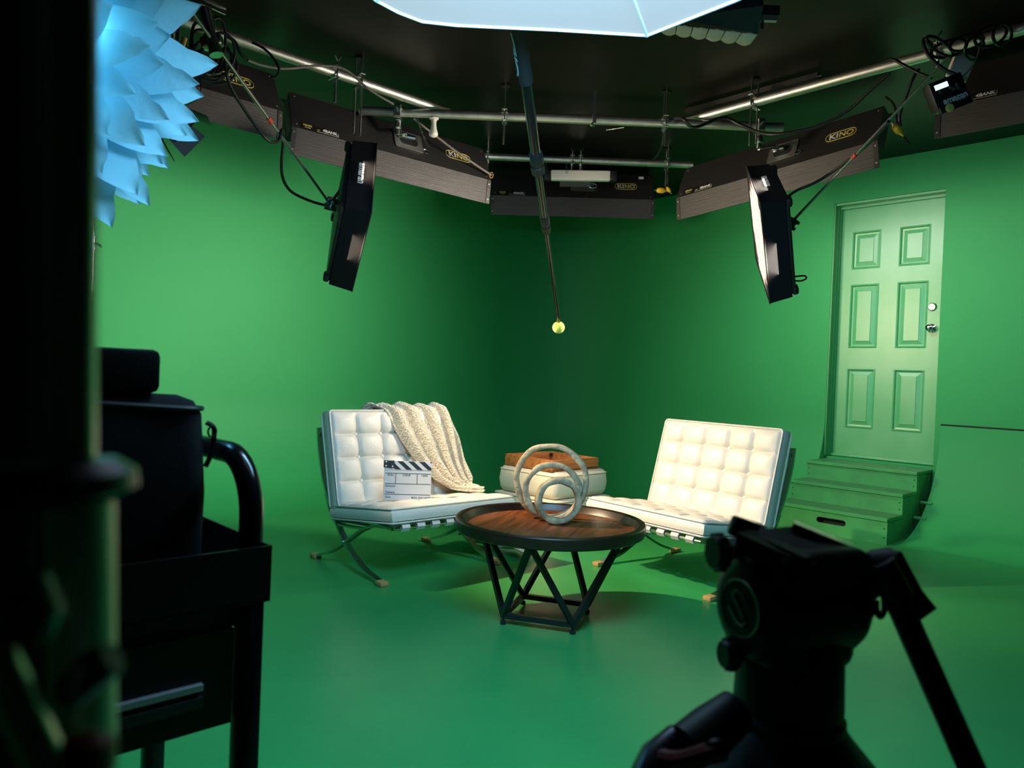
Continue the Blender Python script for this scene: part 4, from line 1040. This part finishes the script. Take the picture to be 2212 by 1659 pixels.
# ---- small ceiling hooks and rails
for (x0, y0, x1, y1), lb_ in zip(((1310, 281, 1348, 275), (432, 8, 486, 32)), ('thin wire hook under the ceiling behind the middle pipe', 'thin wire hook under the ceiling above the left coil')):
    a = PZ(x0, y0, HT-.012); b = PZ(x1, y1, HT-.012)
    tag(MB().tube([V((a.x, a.y, HT)), a, b, V((b.x, b.y, HT))], .004, 6).build('ceiling_hook', M['zinc']), lb_, 'hook')
a, b = PZ(1484, 242, HT-.03), PZ(1770, 164, HT-.03)
o = thing('ceiling_rail', 'black ceiling rail above the right diagonal pipe', 'rail', T((a+b)/2))
MB().bar([a, b], .03, .05, (0, 0, 1)).build('channel', M['blackmetal'], o)
MB().bar([a+V((0, -.03, -.01)), b+V((0, -.03, -.01))], .008, .006, (0, 0, 1)).build('lip', M['steelgrey'], o)

# ------------------------------------------------------------------ boom pole with tennis ball
bt, b0 = P(1207, 697, 4.1), P(1118, 40, 2.28)
def bp(y): # along the pole by fraction
    return b0.lerp(bt, y)
dpole = (bt-b0).normalized()
def frac(px_y):
    lo, hi = 0, 1
    for _ in range(40):
        q = (lo+hi)/2; v = bp(q)-O; yy = 829.5-FPX*v.dot(UP)/v.dot(F)
        if yy < px_y: lo = q
        else: hi = q
    return lo
bo = thing('boom_pole', 'black telescopic pole hanging down to the tennis ball', 'pole', T(bt))
f1, f2, f3 = frac(176), frac(355), frac(486)
MB().tube([b0-dpole*.75, bp(f1)], .024, 16).build('foam_grip', M['bluelit_sleeve'], bo)
MB().tube([bp(f1), bp(f2)], .0195, 16).build('upper_tube', M['blackgloss'], bo)
MB().tube([bp(f2), bp(f3)], .0155, 16).build('middle_tube', M['blackgloss'], bo)
MB().tube([bp(f3), bt], .0115, 14).build('lower_tube', M['blackgloss'], bo)
qd = dpole.to_track_quat('Z', 'Y').to_matrix().to_4x4()
for f_, r_ in ((f2, .027), (f3, .0205)):
    mm = T(bp(f_)) @ qd
    MB().lathe([(r_*.8, -.07), (r_, -.06), (r_, -.012), (r_*.86, -.008), (r_*.86, .0), (r_, .004), (r_, .045), (r_*.7, .055)], 18, mm).build('lock_collar', M['black'], bo)
mk = bp(frac(336)); tx = (O-mk).normalized()
text('marking', 'C3', .016, surf(mk+tx*.020, V((1, 0, 0)), -dpole), M['white'], bo)
side_ = (V((-.75, -.75, 0))-dpole*V((-.75, -.75, 0)).dot(dpole)).normalized()
for ch, yy, sz in ((')', 92, .085), ('=', 108, .045), ('r', 124, .06), (')', 141, .075)):
    q = bp(frac(yy)); text('lettering', ch, sz, surf(q+side_*.0235, side_.cross(dpole), dpole*-1), M['cyan'], bo, .03)
bc_ = bt+V((.0, 0, -.026)); R_ = .0335
tb2 = thing('tennis_ball', 'yellow tennis ball on the lower end of the boom pole', 'ball', T(bc_-V((0, 0, R_))))
prof = [(R_*math.sin(a), -R_*math.cos(a)) for a in [math.pi*k/24 for k in range(20)]]
prof += [(prof[-1][0]-.005, prof[-1][1]-.002)]+[(.86*r, .86*z) for r, z in reversed(prof[2:-1])]+[(0, -.86*R_)]
mb_ = MB().lathe(prof, 32, T(bc_) @ MX.Rotation(-.25, 4, 'X') @ MX.Rotation(-.2, 4, 'Y')); mb_.build('felt', M['ball'], tb2, ang=50)
MB().lathe([(0, -R_*.84), (R_*.7, -R_*.45), (R_*.83, 0), (R_*.72, .016)], 24, T(bc_)).build('hollow_inside', M['ink'], tb2)
sm_ = [V((R_*1.004*math.cos(t), -R_*1.004*math.sin(t)*.92, R_*.38*math.sin(2*t))) for t in [math.pi*k/20 for k in range(21)]]
sm_ = [bc_+(v.normalized()*R_*1.002) for v in sm_]; MB().tube(sm_, .0009, 5).build('seam', M['grid'], tb2)

# ------------------------------------------------------------------ feather lamp
fc = P(55, 120, 1.75); ax = V((.52, -.84, -.12)).normalized()
fl = thing('feather_lamp', 'white feather ball lamp in pale blue light at upper left', 'lamp', T(fc))
MB().lathe([(0, -.11), (.06, -.09), (.10, -.04), (.11, 0), (.10, .04), (.06, .09), (0, .11)], 20, T(fc)).build('core', M['feather'], fl)
MB().tube([fc+V((0, 0, .1)), V((fc.x, fc.y, HT))], .006, 8).build('cord', M['cable'], fl)
e1 = ax.orthogonal().normalized(); e2 = ax.cross(e1)
rnd = random.Random(3)
def feather_mesh(length, width, curl, seed):
    r2 = random.Random(seed); m = MB(); nu, nv = 7, 16
    notch = [r2.uniform(.75, .95) for _ in range(2)]
    def fn(u, v):
        s = u*2-1
        wv = (.12+.88*(v/.42)**.7) if v < .42 else max(0, 1-((v-.42)/.58)**2.2)**.95
        for q in notch: wv *= 1-.22*math.exp(-((v-q)/.012)**2)*(1 if s > 0 else .4)
        x = s*width/2*wv; z = -curl*v*v*length+.03*width*abs(s)*(1-v)-.05*width*s*s
        return V((x+.02*length*math.sin(3*v), v*length, z))
    m.grid(fn, nu, nv)
    m.tube([V((.02*length*math.sin(3*v), v*length, -curl*v*v*length+.0015)) for v in [k/10*.96 for k in range(11)]], [.0014*(1-.8*k/10) for k in range(11)], 5)
    return m
protos = []
for i in range(5):
    m = feather_mesh(.28+.015*i, .150-.008*i, .03+.012*i, i); me_o = m.build('feather', M['feather'], fl, ang=70, world=False, recalc=False); protos.append(me_o)
cnt = 0
for ringi, (pol, nn, r0, sc_) in enumerate(((28, 9, .05, .62), (48, 14, .06, .80), (64, 18, .07, .92), (78, 22, .075, .98), (90, 24, .08, 1.03), (104, 22, .08, 1.02), (122, 18, .07, .95))):
    for j in range(nn):
        az = 2*math.pi*(j+.5*(ringi % 2)+rnd.uniform(-.18, .18))/nn; po = math.radians(pol+rnd.uniform(-5, 5))
        rad = e1*math.cos(az)+e2*math.sin(az); d = (ax*math.cos(po)+rad*math.sin(po)).normalized()
        xw = ax.cross(rad).normalized(); xw = (xw-d*xw.dot(d)).normalized(); zz = xw.cross(d)
        tw = rnd.uniform(-.3, .3); xw2 = xw*math.cos(tw)+zz*math.sin(tw); zz = xw2.cross(d)
        p = d*r0; s = sc_*rnd.uniform(.9, 1.05)
        mm = MX(((xw2.x*s, d.x*s, zz.x*s, p.x), (xw2.y*s, d.y*s, zz.y*s, p.y), (xw2.z*s, d.z*s, zz.z*s, p.z), (0, 0, 0, 1)))
        if cnt < 5: q = protos[cnt]
        else: q = protos[cnt % 5].copy(); C.objects.link(q); q.parent = fl
        q.matrix_basis = mm; cnt += 1
l = bpy.data.lights.new('feather_bulb', 'POINT'); l.energy = FEATHER_W; l.color = (.30, .80, 1.0); l.shadow_soft_size = .02
for k, off in enumerate((ax*.14, ax*.10+e1*.12, ax*.10-e1*.12, ax*.10+e2*.12, ax*.10-e2*.12)):
    lo = bpy.data.objects.new('feather_bulb', l); C.objects.link(lo); lo.parent = fl; lo.location = off

# ------------------------------------------------------------------ chrome stand at left
sa, sb_ = P(203, 455, 3.7), P(192, 765, 3.7)
x_, y_ = sb_.x-.002, 3.7
cs = thing('light_stand', 'slim chrome light stand rising behind the black bag', 'stand', T(x_, y_, 0))
z1 = sa.z; z2 = P(200, 525, 3.7).z
MB().tube([V((x_, y_, z2)), V((x_, y_, z1+.35))], .0085, 12).build('upper_tube', M['chrome'], cs)
MB().tube([V((x_, y_, .9)), V((x_, y_, z2))], .0125, 12).build('middle_tube', M['chrome'], cs)
MB().tube([V((x_, y_, .12)), V((x_, y_, .9))], .0155, 12).build('lower_tube', M['chrome'], cs)
for zc, r_ in ((z2, .0125), (P(193, 762, 3.7).z, .015)):
    MB().lathe([(r_, -.035), (r_+.006, -.033), (r_+.006, -.024), (r_+.002, -.02), (r_+.002, .02), (r_+.006, .024), (r_+.006, .033), (r_*.7, .035)], 16, T(x_, y_, zc)).build('collar', M['chrome'], cs)
    MB().tube([V((x_, y_, zc)), V((x_+.03, y_-.01, zc-.004)), V((x_+.055, y_-.02, zc-.018))], .006, 8).build('tee_handle', M['chrome'], cs)
for i in range(3):
    a = math.radians(100+120*i); MB().tube([V((x_, y_, .35)), V((x_+.2*math.cos(a), y_+.2*math.sin(a), .10)), V((x_+.42*math.cos(a), y_+.42*math.sin(a), .012))], .010, 8).build('leg', M['chrome'], cs)

# ------------------------------------------------------------------ utility cart with bag
cn = PZ(588, 1178, .80); d1 = V((-.727, -.686, 0)).normalized(); d2 = V((-.686, .727, 0)).normalized()
cm_ = frame(V((cn.x, cn.y, 0)), d1, (0, 0, 1))     # x along the near long side, y = z cross x
flip = 1 if (cm_.to_3x3() @ V((0, 1, 0))).dot(d2) > 0 else -1
CLn, CWd = .62, .40
def cl_(x, y, z): return cm_ @ V((x, y*flip, z))
ct = thing('utility_cart', 'black metal utility cart with a curved tube handle at lower left', 'cart', cm_)
def cbox(name, x0, x1, y0, y1, z0, z1, mt, par=None, bev=0):
    return MB().box(((x0+x1)/2, flip*(y0+y1)/2, (z0+z1)/2), (x1-x0, abs(y1-y0), z1-z0), cm_, bev, 1).build(name, M[mt], par or ct)
cbox('tray_floor', 0, CLn, 0, CWd, .722, .727, 'blackmetal')
cbox('tray_side', 0, CLn, 0, .003, .724, .80, 'blackmetal'); cbox('tray_side', 0, CLn, CWd-.003, CWd, .724, .80, 'blackmetal')
cbox('tray_side', 0, .003, 0, CWd, .724, .80, 'blackmetal'); cbox('tray_side', CLn-.003, CLn, 0, CWd, .724, .80, 'blackmetal')
dr = cbox('drawer', .045, CLn-.05, .012, CWd-.02, .560, .690, 'black')
cbox('slide_rail', .088, CLn-.10, .002, .012, .618, .626, 'silver', dr); cbox('slide_rail', .088, CLn-.10, .0, .012, .596, .610, 'steelgrey', dr)
cbox('slide_rail', .092, CLn-.10, .006, .012, .612, .616, 'black', dr)
cbox('divider', .03, CLn-.03, .02, CWd-.03, .69, .722, 'black')
cbox('lower_shelf', .0, CLn, .0, CWd, .12, .125, 'blackmetal')
for x in (.022, CLn-.022):
    for y in (.018, CWd-.018):
        MB().box((x, y*flip, .385), (.034, .034, .69), cm_, .008, 2).build('post', M['blackgloss'], ct)
        MB().lathe([(0, -.012), (.03, -.012), (.032, 0), (.03, .012), (0, .012)], 16, T(cl_(x, y, .032)) @ rz(.3) @ MX.Rotation(math.pi/2, 4, 'X')).build('caster', M['black'], ct)
        MB().tube([cl_(x, y, .03), cl_(x, y, .07)], .010, 8).build('caster_stem', M['steel'], ct)
hy0, hy1 = .030, CWd-.03
hp = [cl_(.018, hy0, .72)]+[cl_(.018, hy0, .80)]+[cl_(.018, hy0+.085*(1-math.cos(a)), .835+.085*math.sin(a)) for a in [math.pi/2*k/8 for k in range(9)]]+[cl_(.018, hy1-.085*(1-math.sin(a)), .835+.085*math.cos(a)) for a in [math.pi/2*k/8 for k in range(9)]]+[cl_(.018, hy1, .72)]
MB().tube(hp, .0165, 16).build('tube_handle', M['blackgloss'], ct)
# bag standing in the tray
bm_ = cm_ @ T(.055, flip*.10, .729)
bg = thing('equipment_bag', 'black soft equipment bag standing in the utility cart', 'bag', bm_)
def bagfn(wd, dp, h0, h1):
    m = MB(); lv = [(.0, -.015), (.004, 0), (.05, .004), (.5, .006), (.9, .0), (.97, -.010), (1, -.03)]
    vs = []; k = None
    for s, e in lv:
        lp = rrect(wd+2*e, dp+2*e, .035+min(0, e*.5)); k = len(lp)
        for x, y in lp:
            h = h0+(h1-h0)*(x/wd+.5); vs.append(V((x+wd/2, flip*(y+dp/2), s*h+.004*math.sin(9*x+7*y+5*s))))
    fs = [(j*k+i, j*k+(i+1) % k, (j+1)*k+(i+1) % k, (j+1)*k+i) for j in range(len(lv)-1) for i in range(k)]
    fs += [tuple(range(k))[::-1], tuple(range((len(lv)-1)*k, len(lv)*k))]
    return m.add(vs, fs, bm_)
bagfn(.50, .24, .270, .300).build('bag_body', M['fabric'], bg, ang=60)
lp = [bm_ @ V((x+.25, flip*(y+.12), .255+.03*(x/.5+.5))) for x, y in rrect(.500, .242, .036)]; MB().tube(lp, .004, 6, True).build('zip', M['black'], bg)
MB().box((0, 0, 0), (.16, .10, .06), T(P(190, 797, 1.02)) @ rz(math.atan2(d1.y, d1.x)), .010, 2).build('top_pouch', M['fabric'], bg)
MB().tube(spline([bm_ @ V((-.004, flip*.02, .235)), bm_ @ V((-.014, flip*.015, .225)), bm_ @ V((-.012, flip*.018, .19)), bm_ @ V((-.005, flip*.02, .17))]), .004, 6).build('zip_pull', M['black'], bg)
MB().tube([bm_ @ V((-.010+.006*math.cos(t), flip*.012, .222+.008*math.sin(t))) for t in [2*math.pi*k/12 for k in range(12)]], .0016, 5, True).build('ring', M['zinc'], bg)
MB().box((.30, -flip*.004, .11), (.26, .02, .15), bm_, .008, 2).build('front_pocket', M['fabric'], bg)

# ------------------------------------------------------------------ close black stand at the left edge
YS = .21
ns = thing('tripod_stand', 'out of focus black stand close at the left edge', 'stand', T(P(60, 829, YS).x, YS, 0))
def S(x, y, d=0): return P(x, y, YS+d)
px = YS/FPX
MB().tube([S(-110, -300, .05), S(-100, 600, .05), S(-90, 1700, .05), V((S(-90, 1700, .05).x, YS+.05, .02))], 275*px, 28).build('column', M['fabric'], ns)
MB().tube([S(164, -260), S(162, 300), S(158, 1035)], [44*px, 45*px, 46*px], 28).build('upper_tube', M['olive'], ns)
MB().tube([S(110, 1000), S(112, 1032), S(116, 1072), S(118, 1090)], [130*px, 168*px, 168*px, 130*px], 28).build('collar', M['stand'], ns)
ft = S(178, 1659)
MB().tube([S(174, 1085), S(176, 1400), S(178, 1659), V((ft.x+.004, YS, .02))], [68*px, 68*px, 68*px, 68*px], 28).build('lower_tube', M['greypaint'], ns)
MB().tube([S(150, 1500, -.02), S(205, 1445, -.02), S(245, 1420, -.02)], [34*px, 42*px, 30*px], 14).build('lever', M['stand'], ns)
MB().tube([S(40, 1270, -.03), S(70, 1330, -.03), S(60, 1380, -.03)], [60*px, 55*px, 40*px], 14).build('knob', M['stand'], ns)
MB().tube([S(-30, 1370, -.035), S(60, 1560, -.035), S(130, 1720, -.035), S(300, 2300, -.035)], 36*px, 14).build('brace', M['olive'], ns)
MB().box((0, 0, 0), (90*px, .01, 90*px), T(S(190, 1640, -.03)), .003).build('red_tab', M['redp'], ns)
for i in range(3):
    a = math.radians(200+80*i); MB().tube([V((ft.x, YS, .55)), V((ft.x+.35*math.cos(a), YS+.35*math.sin(a), .012))], .010, 10).build('leg', M['stand'], ns)

# ------------------------------------------------------------------ video tripod on the right
YT = .66; k_ = YT/FPX
def Q(x, y, d=0): return P(x, y, YT+d)
vt = thing('video_tripod', 'black video tripod with fluid head and pan handle in the right foreground', 'tripod', T(Q(1710, 1500).x, YT, 0))
bxx = V((.93, .37, 0)).normalized()
# fluid head body: drum with horizontal axis
hc = Q(1725, 1300); axd = V((.92, .39, 0)).normalized()
qx = axd.to_track_quat('Z', 'Y').to_matrix().to_4x4()
fmh = frame(hc, axd, (0, 0, 1))
head = MB()
prof = [(-.062, .030), (-.058, .040), (-.052, .045), (.030, .048), (.040, .044), (.044, .034)]
head.lathe([(0, -.062)]+[(r, z) for z, r in prof]+[(0, .044)], 40, T(hc) @ qx)
head.box((-.006, 0, .028), (.098, .085, .050), fmh, .010)
head.box((-.010, 0, -.02), (.088, .075, .06), fmh, .012)
head.build('fluid_head', M['black'], vt, ang=50)
dsc = hc-axd*.0625
dq = (-axd).to_track_quat('Z', 'Y').to_matrix().to_4x4()
bd = MB().lathe([(0, 0), (.0245, 0), (.0245, .002), (0, .0025)], 32, T(dsc) @ dq).build('badge', M['logo'], vt)
MB().tube([dsc-axd*.0024+(fmh.to_3x3() @ V((0, .0238*math.cos(t), .0238*math.sin(t)))) for t in [2*math.pi*q/28 for q in range(28)]], .0007, 5, True).build('badge_ring', M['alu'], bd)
bmtx = surf(dsc-axd*.0026, fmh.to_3x3() @ V((0, -1, 0)), (0, 0, 1))
sg = MB()
for s in (1, -1):
    sg.tube([bmtx @ V((s*a, s*b, .0004)) for a, b in ((.013, .002), (.002, .013), (-.005, .014), (-.009, .009), (-.004, .004), (.005, -.006))], .0008, 5)
sg.build('badge_mark', M['alu'], bd)
# pan base and bowl
pb2 = Q(1705, 1440)
MB().lathe([(.030, .052), (.040, .045), (.0445, .03), (.0455, -.005), (.0465, -.03), (.0455, -.036), (.0485, -.040), (.0485, -.062), (.044, -.074), (.038, -.078)], 40, T(pb2)).build('pan_base', M['black'], vt)
MB().lathe([(.043, -.070), (.050, -.082), (.052, -.10), (.046, -.125), (.03, -.14)], 40, T(pb2)).build('bowl', M['fabric'], vt)
# top plate, wedge and quick release
pl = MB(); a, b, c, d_ = Q(1590, 1150, -.03), Q(1725, 1135, .03), Q(1880, 1205, .01), Q(1745, 1220, -.06)
u = V((0, 0, -.016)); pl.add([a, b, c, d_, a+u, b+u, c+u, d_+u], [(0, 1, 2, 3), (4, 5, 6, 7), (0, 1, 5, 4), (1, 2, 6, 5), (2, 3, 7, 6), (3, 0, 4, 7)])
pl.build('top_plate', M['black'], vt, ang=0)
MB().bar([Q(1712, 1135, .02), Q(1870, 1200, -.005)], .008, .016, (0, 0, 1)).build('plate_rail', M['blackgloss'], vt)
MB().bar([Q(1600, 1148, .0), Q(1745, 1216, -.055)], .010, .012, (0, 0, 1)).build('plate_rail', M['black'], vt)
MB().box((0, 0, 0), (.03, .012, .018), T(Q(1612, 1145, .0)) @ MX.Rotation(.3, 4, 'Y'), .003).build('safety_catch', M['black'], vt)
MB().bar([Q(1640, 1160, -.02), Q(1760, 1196, -.03)], .035, .003, (1, .4, 0)).build('scale_plate', M['steelgrey'], vt)
def knob(x, y, r, h, shaft, d=-.01):
    p = Q(x, y, d); dirv = V((-1, -.25, 0)).normalized(); qq = dirv.to_track_quat('Z', 'Y').to_matrix().to_4x4()
    q = MB(); n = 12
    q.lathe([(0, 0), (r*.8, 0), (r, .003), (r, h-.003), (r*.85, h), (0, h)], 24, T(p) @ qq)
    for i in range(n):
        a = 2*math.pi*i/n; q.tube([T(p) @ qq @ V((r*math.cos(a), r*math.sin(a), .003)), T(p) @ qq @ V((r*math.cos(a), r*math.sin(a), h-.003))], .0018, 6)
    o_ = q.build('lock_knob', M['black'], vt)
    MB().tube([p, p-dirv*shaft], .006, 10).build('knob_shaft', M['zinc'], o_)
knob(1567, 1193, .0155, .013, .035); knob(1592, 1413, .0125, .014, .03)
# handle bracket and pan bar
MB().tube([Q(1862, 1260, .0), Q(1905, 1225, -.01), Q(1925, 1225, -.01)], .017, 16).build('handle_rosette', M['black'], vt)
MB().bar([Q(1905, 1205, -.01), Q(1950, 1290, -.015), Q(1985, 1335, -.02)], .030, .016, (.9, 0, .4)).build('handle_clamp', M['black'], vt)
MB().tube([Q(1900, 1215, -.02), Q(1940, 1290, -.025)], .013, 14).build('handle_socket', M['stand'], vt)
ph = [Q(1912, 1235, -.02), Q(1975, 1380, -.03), Q(2055, 1560, -.05), Q(2125, 1720, -.07), Q(2220, 1930, -.10)]
MB().tube(ph, .0108, 16).build('pan_bar', M['black'], vt)
MB().tube([ph[-2].lerp(ph[-1], .2), ph[-1]], .015, 16).build('hand_grip', M['fabric'], vt)
for (x0, x1) in ((1873, 1884), (1893, 1910)):
    MB().tube(spline([Q(x0, 1296, -.01), Q(x0, 1318, -.012), Q((x0+x1)/2, 1332, -.012), Q(x1, 1318, -.012), Q(x1, 1294, -.01)]), .0028, 7).build('drag_lever', M['black'], vt)
# spider and legs
ctr_ = V((pb2.x, pb2.y, pb2.z-.066)); top3 = []
hub = MB().lathe([(.030, .03), (.046, .022), (.054, .010), (.082, -.022), (.098, -.045), (.100, -.075), (.06, -.10), (.03, -.10)], 36, T(ctr_)); hub.build('leg_spider', M['spider'], vt)
for i, (ex, ey) in enumerate(((-.52, -.15), (.50, -.10), (.05, .55))):
    dv = V((ex, ey, 0)); e = ctr_+dv.normalized()*.055+V((0, 0, -.03)); foot = V((ctr_.x+ex, ctr_.y+ey, .02))
    dd = (foot-e).normalized()
    sh = MB().bar([ctr_+V((0, 0, -.01)), e+dv.normalized()*.01, e+dd*.06], .040, .030, dv.cross(V((0, 0, 1)))); sh.build('shoulder', M['stand'], vt)
    sd = dv.cross(V((0, 0, 1))).normalized()
    for s in (-1, 1): MB().tube([e+sd*(s*.014)+dd*.02, e+dd*.55*(foot-e).length+sd*(s*.014)], .0085, 12).build('leg_tube', M['black'], vt)
    MB().tube([e+dd*.4*(foot-e).length, foot], .010, 12).build('lower_leg', M['black'], vt)
    MB().lathe([(0, -.02), (.018, -.02), (.02, -.01), (.014, .01), (0, .012)], 14, T(foot)).build('rubber_foot', M['black'], vt)
# leg lock with red ring in view at lower left
MB().tube([Q(1590, 1535, -.03), Q(1535, 1580, -.045), Q(1478, 1618, -.06)], [.018, .021, .019], 16).build('leg_lock', M['black'], vt)
MB().tube([Q(1470, 1590, -.05), Q(1425, 1640, -.06), Q(1405, 1690, -.07)], [.012, .017, .018], 14).build('lock_lever', M['stand'], vt)
MB().tube(spline([Q(1428, 1640, -.07), Q(1470, 1645, -.08), Q(1530, 1628, -.085), Q(1560, 1622, -.08)]), .008, 10).build('red_ring', M['redp'], vt)
MB().tube([Q(1548+22*math.cos(t), 1618+16*math.sin(t), -.085) for t in [2*math.pi*q/18 for q in range(18)]], .0028, 6, True).build('strap_loop', M['stand'], vt)
